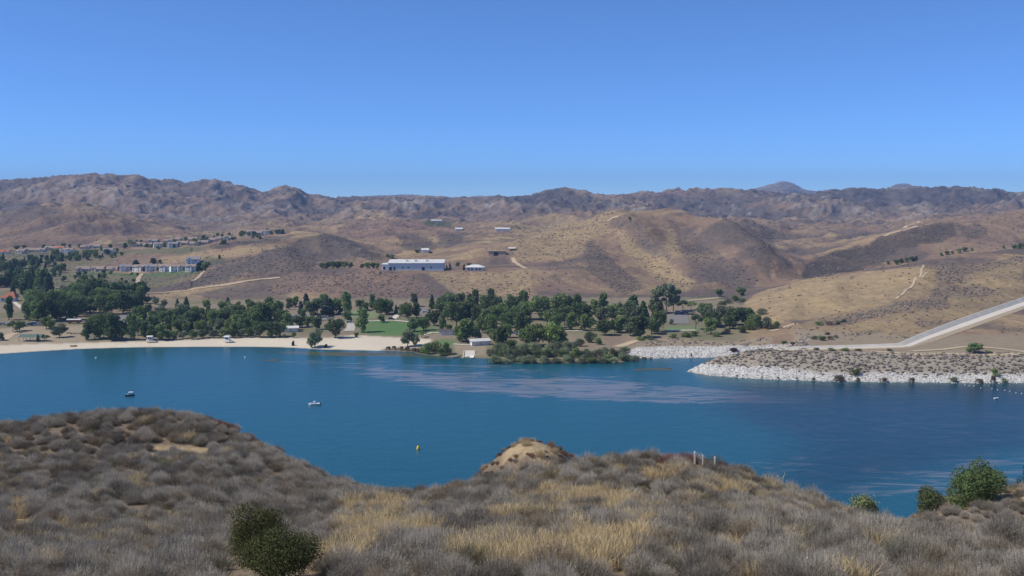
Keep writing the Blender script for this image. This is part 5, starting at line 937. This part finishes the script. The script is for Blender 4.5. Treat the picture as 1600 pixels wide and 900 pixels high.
# boat ramp and dock
def ramp():
    a = sight(726, 557); x0, y0 = lake_pt(724.5, 559); x1, _ = lake_pt(741, 559); r = empty('boat_ramp', (0, 0, 0)); tag(r, 'pale concrete boat ramp running into the water', 'ramp')
    MB().hull([(x0, y0 - 3, -1.0), (x1, y0 - 3, -1.0), (x1, y0 + 14, 0.4), (x0, y0 + 14, 0.4)], [(x0, y0 - 3, -0.4), (x1, y0 - 3, -0.4), (x1, y0 + 14, 1.7), (x0, y0 + 14, 1.7)]).build('ramp_slab', M_CONC, r)
    MB().hull([(x0 - 0.6, y0 - 2, -0.8), (x0 - 0.02, y0 - 2, -0.8), (x0 - 0.02, y0 + 14, 0.5), (x0 - 0.6, y0 + 14, 0.5)], [(x0 - 0.6, y0 - 2, 0.2), (x0 - 0.02, y0 - 2, 0.2), (x0 - 0.02, y0 + 14, 2.0), (x0 - 0.6, y0 + 14, 2.0)]).build('ramp_kerb', M_CONCG, r)
    d = empty('floating_dock', (x1 - 1.2, y0 - 3, 0)); tag(d, 'small white floating dock at the foot of the boat ramp', 'dock')
    MB().box(-1.0, 1.0, 0, 9, 0.25, 0.55).build('deck', M_TOWER, d)
    for yy in (1, 4.5, 8): MB().box(-0.9, 0.9, yy - 0.6, yy + 0.6, -0.25, 0.247).build('float', M_CONCG, d)
    w = empty('retaining_wall', (0, 0, 0)); tag(w, 'low dark curved wall at the water left of the boat ramp', 'wall'); q = [lake_pt(*k) for k in ((698, 560.5), (708, 560.3), (716, 558.8), (722, 556))]
    for (ax, ay), (bx, by) in zip(q[:-1], q[1:]): MB().hull([(ax, ay, -0.8), (bx, by, -0.8), (bx, by + 0.6, -0.8), (ax, ay + 0.6, -0.8)], [(ax, ay, 0.75), (bx, by, 0.75), (bx, by + 0.6, 0.75), (ax, ay + 0.6, 0.75)]).build('wall_section', M_CONCG, w)
ramp()
# algae mats lying at the surface
M_ALG = mat('olive_algae', (0.085, 0.08, 0.055), noise=0.25, scale=0.4, bump=0.2, bscale=0.8)
def algae(px, py, wpx, dm, label):
    x, y = lake_pt(px, py); w_ = wpx * y / F; n = 40; rg = np.random.default_rng(int(px)); mb = MB(); out = []
    for i in range(n):
        t = 2 * math.pi * i / n; k = 1 + 0.25 * math.sin(3 * t + px) + 0.15 * rg.normal(); out.append((w_ / 2 * k * math.cos(t), dm / 2 * k * math.sin(t), -0.1))
    mb.hull(out, [(p[0] * 0.95, p[1] * 0.9, 0.06 + 0.05 * rg.random()) for p in out]); o = mb.build('algae_mat', M_ALG); o.location = (x, y, 0); tag(o, label, 'algae', 'mats of algae at the surface')
algae(1028, 577, 46, 6, 'brown algae mat on the water off the tip of the stone spit'); algae(1000, 578, 24, 4, 'small brown algae mat left of the spit tip'); algae(425, 563, 24, 5, 'thin olive algae mat off the beach, left of the lone beach tree'); algae(560, 553.5, 130, 9, 'long pale olive algae mat along the shore in front of the sand'); algae(850, 567.5, 90, 2.5, 'thin tan algae line along the willow thicket')

# ------------------------------------------------------------------ loose stones of the facings and scrub on the hills (uncountable)
def blob_template(rg, k, flat):
    t = (1 + 5 ** 0.5) / 2; v = np.array([(-1, t, 0), (1, t, 0), (-1, -t, 0), (1, -t, 0), (0, -1, t), (0, 1, t), (0, -1, -t), (0, 1, -t), (t, 0, -1), (t, 0, 1), (-t, 0, -1), (-t, 0, 1)]) / 1.9
    f = np.array([(0, 11, 5), (0, 5, 1), (0, 1, 7), (0, 7, 10), (0, 10, 11), (1, 5, 9), (5, 11, 4), (11, 10, 2), (10, 7, 6), (7, 1, 8), (3, 9, 4), (3, 4, 2), (3, 2, 6), (3, 6, 8), (3, 8, 9), (4, 9, 5), (2, 4, 11), (6, 2, 10), (8, 6, 7), (9, 8, 1)])
    return v * np.array([1, 1, flat]), f
def scatter_blobs(name, xs, ys, zs_, size, cols, m, flat, jag, seed, label, cat):
    rg = np.random.default_rng(seed); n = len(xs); v, f = blob_template(rg, 1, flat); a = rg.uniform(0, 6.28, n); ca, sa = np.cos(a), np.sin(a)
    V = v[None] * (1 + rg.uniform(-jag, jag, (n, 12, 1))) * size[:, None, None] * np.stack([rg.uniform(0.8, 1.3, n), rg.uniform(0.8, 1.3, n), rg.uniform(0.75, 1.25, n)], -1)[:, None, :]
    X = V[..., 0] * ca[:, None] - V[..., 1] * sa[:, None] + xs[:, None]; Y = V[..., 0] * sa[:, None] + V[..., 1] * ca[:, None] + ys[:, None]; Zv = V[..., 2] + zs_[:, None]
    me = new_mesh(name, np.stack([X, Y, Zv], -1).reshape(-1, 3), (f[None] + 12 * np.arange(n)[:, None, None]).reshape(-1), 3, False)
    set_color(me, 'tint', np.repeat(cols, 12, 0)); tag(link(name, me, m, kind='stuff'), label, cat)
M_STONE = mat('pale_stone', attr='tint', rough=0.9); M_SCRUB = mat('dry_scrub', attr='tint', rough=0.95, noise=0.3, scale=0.9, spec=0.05)
sel = np.argwhere((stony > 0.6) & (upper < 0.45) & (Z > -0.4) & ((PXU < 1235)[None, :] | (YG < 505)) & (np.abs(UU) < 0.56)); k = rng.integers(0, len(sel), 9500); j, i = sel[k, 0], sel[k, 1]
ys = np.exp(T[j] + rng.uniform(-0.5, 0.5, len(k)) * (T[1] - T[0])); xs = (U[i] + rng.uniform(-0.5, 0.5, len(k)) * (U[1] - U[0])) * ys; sz = 0.16 + 0.42 * rng.random(len(k)) ** 2.4; tn = rng.uniform(0.6, 1.1, len(k))[:, None]
scatter_blobs('facing_stones', xs, ys, gz(xs, ys) + sz * 0.1, sz, STONE[None] * tn * 1.05, M_STONE, 0.75, 0.22, 5, 'pale loose stones facing the cove and the embankment', 'stones')
dens = SCRUBD * (Z > 0.6) * (np.abs(UU) < 0.56) * (YG < 2300) * (YG / 900.0) ** -1.4 * (YG ** 2); dens = np.clip(dens, 0, None).ravel(); cs = np.cumsum(dens); k = np.searchsorted(cs, rng.random(24000) * cs[-1]); k = np.clip(k, 0, dens.size - 1); j, i = k // NU, k % NU
ys = np.exp(T[j] + rng.uniform(-0.5, 0.5, len(k)) * (T[1] - T[0])); xs = (U[i] + rng.uniform(-0.5, 0.5, len(k)) * (U[1] - U[0])) * ys; sz = rng.uniform(0.25, 1.0, len(k)) ** 1.3 * (0.7 + ys / 2500); bc = np.where(rng.random((len(k), 1)) < 0.3, np.array([[0.165, 0.158, 0.115]]), np.array([[0.205, 0.165, 0.145]])) * rng.uniform(0.7, 1.25, (len(k), 1))
scatter_blobs('hill_scrub', xs, ys, gz(xs, ys) + sz * 0.25, sz, bc, M_SCRUB, 0.55, 0.3, 6, 'low dark scrub dotting the dry hills and the embankment', 'scrub')

# ------------------------------------------------------------------ near hillside: brush, grass, bushes, stakes
def twig_shrub(name, seed, n, h, rad, col, tipcol, m, blade=0.0030, spread=0.8, leafn=0, up=1.0):
    """a dry shrub of upright twigs, each a thin tapered strip with two side twigs"""
    rg = np.random.default_rng(seed); V = []; Fq = []; Cc = []
    def strip(p0, p1, p2, w0, c0, c1):
        d = p2 - p0; s = np.cross(d, rg.normal(size=3)); s = s / max(np.linalg.norm(s), 1e-6)
        b = len(V); V.extend([p0 - s * w0, p0 + s * w0, p1 + s * w0 * 0.8, p1 - s * w0 * 0.8, p2 + s * w0 * 0.55, p2 - s * w0 * 0.55]); Fq.extend([b, b + 1, b + 2, b + 3, b + 3, b + 2, b + 4, b + 5]); cm = (c0 + c1) / 2; Cc.extend([c0, c0, cm, cm, c1, c1])
    col = np.array(col); tipcol = np.array(tipcol)
    for i in range(n):
        a = rg.uniform(0, 6.283); r = rad * math.sqrt(rg.random()); bx, by = r * 0.45 * math.cos(a), r * 0.45 * math.sin(a)
        hh = h * (1 - 0.62 * (r / rad) ** 2) * rg.uniform(0.6, 1.12); ex, ey = r * math.cos(a) + rg.normal() * 0.06, r * math.sin(a) + rg.normal() * 0.06
        p0 = np.array([bx, by, -0.05]); p2 = np.array([ex, ey, hh]); p1 = (p0 + p2) / 2 + np.array([ex - bx, ey - by, 0]) * 0.18 * spread + rg.normal(size=3) * 0.02; t = rg.uniform(0.75, 1.25)
        strip(p0, p1, p2, blade, col * t * 0.8, tipcol * t)
        for q in range(4):
            u = rg.uniform(0.4, 0.95); b0 = p1 + (p2 - p1) * (u - 0.4); e = b0 + np.array([rg.normal() * 0.10, rg.normal() * 0.10, rg.uniform(0.05, 0.2) * up]) * h; strip(b0, (b0 + e) / 2, e, blade * 0.8, col * t, tipcol * t)
    if leafn:
        a = rg.uniform(0, 6.283, leafn); r = rad * np.sqrt(rg.random(leafn)); hz = h * (1 - 0.45 * (r / rad) ** 2) * rg.uniform(0.25, 1.0, leafn) ** 0.6; s = rg.uniform(0.003, 0.006, leafn)
        for k in range(leafn):
            c = np.array([r[k] * math.cos(a[k]), r[k] * math.sin(a[k]), hz[k]]); d1 = rg.normal(size=3) * s[k]; d2 = rg.normal(size=3) * s[k]; b = len(V); V.extend([c - d1, c - d2, c + d1, c + d2]); Fq.extend([b, b + 1, b + 2, b + 3]); t = rg.uniform(0.7, 1.3); Cc.extend([tipcol * t] * 4)
    me = new_mesh(name, np.array(V), np.array(Fq), 4, False); set_color(me, 'tint', np.clip(np.array(Cc), 0.005, 1)); me.materials.append(m); return me
M_TWIG = mat('dry_twigs', attr='tint', rough=0.95, spec=0.05, rand=0.42, trans=0.15); M_GRASS = mat('dry_grass_blades', attr='tint', rough=0.9, spec=0.1, rand=0.12, trans=0.25)
GREY_C, GREY_T = (0.165, 0.143, 0.112), (0.455, 0.408, 0.338)
SH = [twig_shrub('dry_shrub', 101 + k, 520, (0.78, 0.85, 0.66, 0.8)[k], (0.62, 0.55, 0.72, 0.6)[k], GREY_C, GREY_T, M_TWIG, leafn=300) for k in range(4)]
SB = [twig_shrub('brown_shrub', 121 + k, 380, 0.7, 0.6, (0.17, 0.135, 0.10), (0.31, 0.255, 0.18), M_TWIG, leafn=600) for k in range(2)]
SR = [twig_shrub('russet_shrub', 131, 380, 0.55, 0.55, (0.17, 0.10, 0.08), (0.29, 0.165, 0.13), M_TWIG, leafn=600)]
SO = [twig_shrub('olive_shrub', 141, 320, 0.65, 0.62, (0.13, 0.12, 0.08), (0.21, 0.205, 0.13), M_TWIG, leafn=900)]
def grass_clump(seed, n, h, rad):
    rg = np.random.default_rng(seed); V = []; Fq = []; Cc = []
    for i in range(n):
        a = rg.uniform(0, 6.283); r = rad * math.sqrt(rg.random()); b0 = np.array([r * math.cos(a), r * math.sin(a), -0.03]); e = b0 + np.array([rg.normal() * 0.13, rg.normal() * 0.13, h * rg.uniform(0.5, 1.1)]); mid = (b0 + e) / 2 + np.array([0, 0, 0.06]); s = np.cross(e - b0, rg.normal(size=3)); s /= np.linalg.norm(s); w0 = 0.0035
        b = len(V); V.extend([b0 - s * w0, b0 + s * w0, mid + s * w0, mid - s * w0, e + s * w0 * 0.5, e - s * w0 * 0.5]); Fq.extend([b, b + 1, b + 2, b + 3, b + 3, b + 2, b + 4, b + 5]); t = rg.uniform(0.75, 1.25); c = np.array((0.58, 0.46, 0.27)) * t; Cc.extend([c * 0.8, c * 0.8, c, c, c * 1.1, c * 1.1])
    me = new_mesh('dry_grass', np.array(V), np.array(Fq), 4, False); set_color(me, 'tint', np.clip(np.array(Cc), 0, 1)); me.materials.append(M_GRASS); return me
def candidates(step_near, step_far):
    out = []
    for (y0, y1, st) in ((6, 22, step_near), (22, 46, step_near * 1.15), (46, 135, step_far)):
        for y in np.arange(y0, y1, st):
            lim = 0.56 * y + 3
            for x in np.arange(-lim, lim, st): out.append((x + rnd.uniform(-0.5, 0.5) * st, y + rnd.uniform(-0.5, 0.5) * st))
    return np.array(out)
def visible(P, zt):
    ok = np.ones(len(P), bool)
    for f_ in np.linspace(0.25, 0.985, 26): 
        zg = nz_raw(P[:, 0] * f_, P[:, 1] * f_); ok &= zg < HC + (zt - HC) * f_ + 0.15
    return ok
cand = candidates(0.56, 0.88); zc = nz(cand[:, 0], cand[:, 1]); vis = visible(cand, zc + 1.1); cand, zc = cand[vis], zc[vis]
inG = np.zeros(len(cand), bool); inB = np.zeros(len(cand), bool)
for a in GRASS_A: inG |= near_area(cand[:, 0], cand[:, 1], a)
for a in BARE_A: inB |= near_area(cand[:, 0], cand[:, 1], a, 0.5)
dn = fbm(cand[:, 0], cand[:, 1], 6, 3, 90); dn2 = fbm(cand[:, 0], cand[:, 1], 14, 3, 91); u_ = rng.random(len(cand)); pxs = 800 + cand[:, 0] / cand[:, 1] * F; pys = HY + (HC - zc) / cand[:, 1] * F
clear = np.zeros(len(cand), bool)
for (bx_, bp_, hw_) in ((398, 868, 66), (428, 908, 95)):
    q_ = nsight(bx_, bp_); clear |= (np.abs(pxs - bx_) < hw_) & (cand[:, 1] > q_[1] - 7) & (cand[:, 1] < q_[1] + 0.7)
for sx_ in (1085.5, 1098, 1117): clear |= (np.abs(pxs - sx_) < 7) & (cand[:, 1] > 44.7) & (cand[:, 1] < 46.0)
keep = np.where(inB, u_ < np.where((pxs < 500) & (cand[:, 1] > 40), 0.6, 0.22), np.where(inG, u_ < 0.34, u_ < np.clip(0.98 + 1.1 * dn, 0.4, 1)))
keep &= ~clear & (pys < 925)
cand, zc, dn2, pxs, pys = cand[keep], zc[keep], dn2[keep], pxs[keep], pys[keep]; u2 = rng.random(len(cand)); kind = np.zeros(len(cand), int)
kind[(u2 < 0.16 + 0.5 * np.clip(dn2, 0, 1))] = 1; kind[(u2 > 0.955)] = 3
red_zone = ((pxs > 725) & (pxs < 895) & (cand[:, 1] > 70)) | ((pxs > 1030) & (pxs < 1130) & (cand[:, 1] > 44)) | ((pxs > 330) & (pxs < 400) & (cand[:, 1] > 78)); kind[red_zone & (u2 < 0.75)] = 2
order = np.argsort(cand[:, 1]); sources = {}; rest = []; cnt = [0, 0, 0, 0]; LIM = (300, 170, 60, 60)
META = [('dry_shrub', SH, 'grey leafless shrub in the near brush', 'shrub', 'grey dry shrubs on the near hillside'), ('brown_shrub', SB, 'brownish dry shrub in the near brush', 'shrub', 'brownish shrubs on the near hillside'), ('russet_shrub', SR, 'low russet shrub on a near crest', 'shrub', 'russet shrubs on the crests'), ('olive_shrub', SO, 'olive green shrub in the near brush', 'shrub', 'olive shrubs in the brush')]
ZONE = [(330, 'at lower left'), (520, 'around the two green bushes'), (720, 'by the golden grass slope'), (1020, 'by the bottom grass patch'), (1300, 'below the white stakes'), (1e9, 'at lower right')]
inframe = (pxs > -10) & (pxs < 1610) & (pys < 925)
for i in order:
    kd = int(kind[i]); nm, vs, lab, cat, grp = META[kd]; v_ = rnd.randrange(len(vs)); s = rnd.choice((rnd.uniform(0.6, 0.95), rnd.uniform(0.85, 1.25), rnd.uniform(1.1, 1.5))) * (0.50 if cand[i, 1] < 18 else 0.62 if cand[i, 1] < 46 else 0.80) * (0.6 if 725 < pxs[i] < 895 and cand[i, 1] > 70 else 1.0); tx, ty, rz = rnd.uniform(-0.15, 0.15), rnd.uniform(-0.15, 0.15), rnd.uniform(0, 6.28)
    if inframe[i] and cnt[kd] < LIM[kd]:
        o = link(nm, vs[v_]); o.location = (cand[i, 0], cand[i, 1], zc[i]); o.rotation_euler = (tx, ty, rz); o.scale = (s, s, s * rnd.uniform(0.85, 1.2)); tag(o, ('small ' if s < 0.47 else 'large ' if s > 0.66 else '') + lab + ' ' + next(nm_ for lim_, nm_ in ZONE if pxs[i] < lim_) + (', bottom edge' if pys[i] > 845 else ''), cat, grp); cnt[kd] += 1; sources.setdefault((kd, v_), o)
    else: rest.append((cand[i, 0], cand[i, 1], zc[i], tx, ty, rz, s, kd, v_))
def instance_stuff(name, pts, srcs, label, cat):
    """one object whose points each carry a copy of one of the given plants"""
    me = bpy.data.meshes.new(name); A = np.array([p[:7] for p in pts], np.float32); me.vertices.add(len(A)); me.vertices.foreach_set('co', A[:, :3].ravel())
    a = me.attributes.new('rot', 'FLOAT_VECTOR', 'POINT'); a.data.foreach_set('vector', np.ascontiguousarray(A[:, 3:6]).ravel()); a = me.attributes.new('scl', 'FLOAT', 'POINT'); a.data.foreach_set('value', np.ascontiguousarray(A[:, 6])); a = me.attributes.new('pick', 'INT', 'POINT'); a.data.foreach_set('value', np.array([p[7] for p in pts], np.int32)); me.update()
    o = link(name, me, None, kind='stuff'); tag(o, label, cat); ng = bpy.data.node_groups.new(name, 'GeometryNodeTree'); ng.interface.new_socket('Geometry', in_out='INPUT', socket_type='NodeSocketGeometry'); ng.interface.new_socket('Geometry', in_out='OUTPUT', socket_type='NodeSocketGeometry'); n = ng.nodes; l = ng.links
    gi = n.new('NodeGroupInput'); go = n.new('NodeGroupOutput'); io = n.new('GeometryNodeInstanceOnPoints'); io.inputs['Pick Instance'].default_value = True; l.new(gi.outputs[0], io.inputs['Points'])
    def attr(nm_, ty_): x_ = n.new('GeometryNodeInputNamedAttribute'); x_.data_type = ty_; x_.inputs['Name'].default_value = nm_; return x_.outputs['Attribute']
    e2r = n.new('FunctionNodeEulerToRotation'); l.new(attr('rot', 'FLOAT_VECTOR'), e2r.inputs[0]); l.new(e2r.outputs[0], io.inputs['Rotation']); l.new(attr('scl', 'FLOAT'), io.inputs['Scale']); l.new(attr('pick', 'INT'), io.inputs['Instance Index'])
    g2 = n.new('GeometryNodeGeometryToInstance')
    for s_ in reversed(srcs):
        oi = n.new('GeometryNodeObjectInfo'); oi.transform_space = 'ORIGINAL'; oi.inputs['Object'].default_value = s_; oi.inputs['As Instance'].default_value = False; l.new(oi.outputs['Geometry'], g2.inputs[0])
    l.new(g2.outputs[0], io.inputs['Instance']); l.new(io.outputs[0], go.inputs[0]); md = o.modifiers.new('plants', 'NODES'); md.node_group = ng; return o
keys = sorted(sources); idx = {k: i for i, k in enumerate(keys)}
rest = [r_ for r_ in rest if (r_[7], r_[8]) in idx]
instance_stuff('dry_brush', [r_[:7] + (idx[(r_[7], r_[8])],) for r_ in rest], [sources[k] for k in keys], 'thick grey dry brush covering the near hillside', 'brush')
gc = candidates(0.42, 0.9); gn = fbm(gc[:, 0], gc[:, 1], 8, 3, 95); gG = np.zeros(len(gc), bool); gB = np.zeros(len(gc), bool)
for a in GRASS_A: gG |= near_area(gc[:, 0], gc[:, 1], a)
for a in BARE_A: gB |= near_area(gc[:, 0], gc[:, 1], a, 0.5)
kp = np.where(gG, True, np.where(gB, rng.random(len(gc)) < 0.15, rng.random(len(gc)) < np.clip(0.02 + 0.34 * gn, 0, 0.4))); gc = gc[kp]; gzv = nz(gc[:, 0], gc[:, 1]); gok = HY + (HC - gzv) / gc[:, 1] * F < 918; gc, gzv = gc[gok], gzv[gok]; vv = visible(gc, gzv + 0.9); gc, gzv = gc[vv], gzv[vv]
GC = [grass_clump(201 + k, 300, 0.42, 0.32) for k in range(3)]; gsrc = []
p = nsight(800, 888)
for k in range(3):
    q = nsight(760 + 60 * k, 884 - 9 * k) or (0, 13, 74); o = link('grass_tuft', GC[k]); o.location = q; o.scale = (1.15, 1.15, 1.1); tag(o, f'tuft of golden dry grass in the bottom middle patch, {("left", "middle", "right")[k]} one', 'grass', 'dry grass tufts'); gsrc.append(o)
instance_stuff('dry_grass', [(gc[i, 0], gc[i, 1], gzv[i], rnd.uniform(-.15, .15), rnd.uniform(-.15, .15), rnd.uniform(0, 6.28), rnd.uniform(0.7, 1.25) * (1.0 if gc[i, 1] < 46 else 1.3), rnd.randrange(3)) for i in range(len(gc))], gsrc, 'golden dry grass between the shrubs of the near hillside', 'grass')

def near_bush(name, px, py, wpx, hpx, col, n, leaf, label, seed, dist=None, lob=16, var=0.3, cat='bush', top=None):
    q = nsight(px, py) if dist is None else ((px - 800) / F * dist, dist, float(nz((px - 800) / F * dist, dist)))
    w_ = wpx * q[1] / F; h = hpx * q[1] / F if top is None else max(HC - (top - HY) / F * q[1] - q[2], 0.5); rg = np.random.default_rng(seed); lobes = []
    for i in range(lob):
        t = rg.uniform(0, 6.283); zz = rg.uniform(0.12, 0.78) * h; rr = w_ / 2 * math.sqrt(max(0.06, 1 - (zz / h) ** 2)) * rg.uniform(0.2, 0.8); s = rg.uniform(0.14, 0.22)
        lobes.append((rr * math.cos(t), rr * math.sin(t) * 0.9, zz, s * w_, s * w_, s * h * 1.15))
    pts, d = lobes_cloud(lobes, n, rg, 0.45); st_ = rg.random(n) < 0.10; pts[st_] += d[st_] * (rg.random((int(st_.sum()), 1)) * 0.09 * w_); pts[:, 2] *= h / np.percentile(pts[:, 2], 99); pts[:, 2] = np.maximum(pts[:, 2], 0.02)
    r = empty(name, (q[0], q[1], q[2] - 0.05), 0.0); tag(r, label, cat); link('crown', leaf_mesh('crown', pts, d, leaf, rg, col, var, M_LEAF), None, r)
    t = MB()
    for i in range(7): L_ = lobes[i]; t.tube([(0.05 * i - 0.15, 0, -0.15), (L_[0] * 0.5, L_[1] * 0.5, L_[2] * 0.5), (L_[0], L_[1], L_[2])], [0.018 * w_, 0.012 * w_, 0.004 * w_], 5)
    t.build('trunk', M_BARK, r); return r
near_bush('green_bush', 398, 868, 104, 72, (0.175, 0.182, 0.070), 16000, 0.027, 'dark green leafy bush in the grey brush at lower left, the upper of two', 301, top=786)
near_bush('green_bush', 430, 912, 168, 78, (0.150, 0.170, 0.066), 24000, 0.023, 'dark green leafy bush at the bottom edge, the lower and wider of two', 302, top=826, lob=22)
near_bush('large_bush', 1519, 784, 100, 70, (0.135, 0.195, 0.075), 14000, 0.15, 'large round dark green bush above the water at lower right', 303, 112, 22, top=723)
near_bush('pale_bush', 1358, 802, 84, 36, (0.27, 0.32, 0.15), 6000, 0.07, 'pale green feathery bush at the water edge left of the large bush', 304, 50, 14, top=774)
near_bush('reed_bush', 1452, 796, 62, 36, (0.13, 0.165, 0.07), 4000, 0.14, 'blurry dark olive bush between the pale bush and the large bush', 305, 114, 12, top=762)
near_bush('edge_bush', 1600, 748, 26, 34, (0.075, 0.115, 0.05), 3000, 0.2, 'dark green bush cut off by the right edge', 306, 150, 10, top=716)
near_bush('pale_bush', 272, 652, 22, 14, (0.085, 0.10, 0.06), 700, 0.09, 'small pale bush on the crest of the left hill', 307, 90, 9)
near_bush('pale_bush', 722, 752, 26, 22, (0.20, 0.17, 0.10), 900, 0.07, 'thin straw-coloured bush left of the bare knoll', 308, 88, 9)
M_STAKE = mat('white_stake_paint', (0.78, 0.76, 0.72), rough=0.7)
for px, py, hp, lab in ((1085.5, 722, 17, 'white stake on the crest, the tall one nearest the russet shrubs'), (1098, 725, 15, 'thin white stake on the crest, middle of three'), (1117, 730, 17, 'white stake on the crest, farthest right of three')):
    y = 45.5; x = (px - 800) / F * y; zt = HC - (py - hp - HY) / F * y; r = empty('white_stake', (x, y, float(nz(x, y)))); tag(r, lab, 'stake', 'white stakes on the crest'); g_ = zt - float(nz(x, y)); wd = 0.032 if px != 1098 else 0.024
    MB().box(-wd, wd, -wd, wd, -0.3, g_ - 0.06).build('post', M_STAKE, r); MB().hull([(-wd, -wd, g_ - 0.058), (wd, -wd, g_ - 0.058), (wd, wd, g_ - 0.058), (-wd, wd, g_ - 0.058)], [(-wd * .4, -wd * .4, g_), (wd * .4, -wd * .4, g_), (wd * .4, wd * .4, g_), (-wd * .4, wd * .4, g_)]).build('cap', M_STAKE, r)
# dirt path on the bench at lower right
def near_path():
    P = [((px - 800) / F * y, y) for px, y in ((1535, 88), (1570, 92), (1610, 97), (1680, 100))]; v = []; f = []; s = np.linspace(0, 1, 24); c = np.stack([np.interp(s, np.linspace(0, 1, 4), [p[k] for p in P]) for k in (0, 1)], 1)
    for q in c:
        for d in (-1.1, 0, 1.1): v.append((q[0], q[1] + d, float(nz(q[0], q[1] + d)) + 0.12))
    for i in range(23):
        for k in (0, 1): f.append((i * 3 + k, (i + 1) * 3 + k, (i + 1) * 3 + k + 1, i * 3 + k + 1))
    me = bpy.data.meshes.new('dirt_path'); me.from_pydata(v, [], f); me.update(); link('dirt_path', me, M_CONC, kind='structure')
near_path()


# ------------------------------------------------------------------ haze
def haze():
    x0, x1, y0_, y1_, z0, z1 = -6200, 6200, -60, 9800, -30, 330
    v = [(x, y, z) for z in (z0, z1) for y in (y0_, y1_) for x in (x0, x1)]
    f = [(0, 2, 3, 1), (4, 5, 7, 6), (0, 1, 5, 4), (2, 6, 7, 3), (0, 4, 6, 2), (1, 3, 7, 5)]
    me = bpy.data.meshes.new('haze'); me.from_pydata(v, [], f); me.update()
    m = bpy.data.materials.new('haze_air'); m.use_nodes = True; n = m.node_tree.nodes; n.remove(n['Principled BSDF'])
    pv = n.new('ShaderNodeVolumePrincipled'); pv.inputs['Color'].default_value = (0.38, 0.60, 1.0, 1); pv.inputs['Density'].default_value = 9.5e-5; pv.inputs['Anisotropy'].default_value = 0.0
    m.node_tree.links.new(pv.outputs[0], n['Material Output'].inputs['Volume'])
    tag(link('haze', me, m, kind='stuff'), 'thin pale blue haze over the valley and far hills', 'haze')
haze()
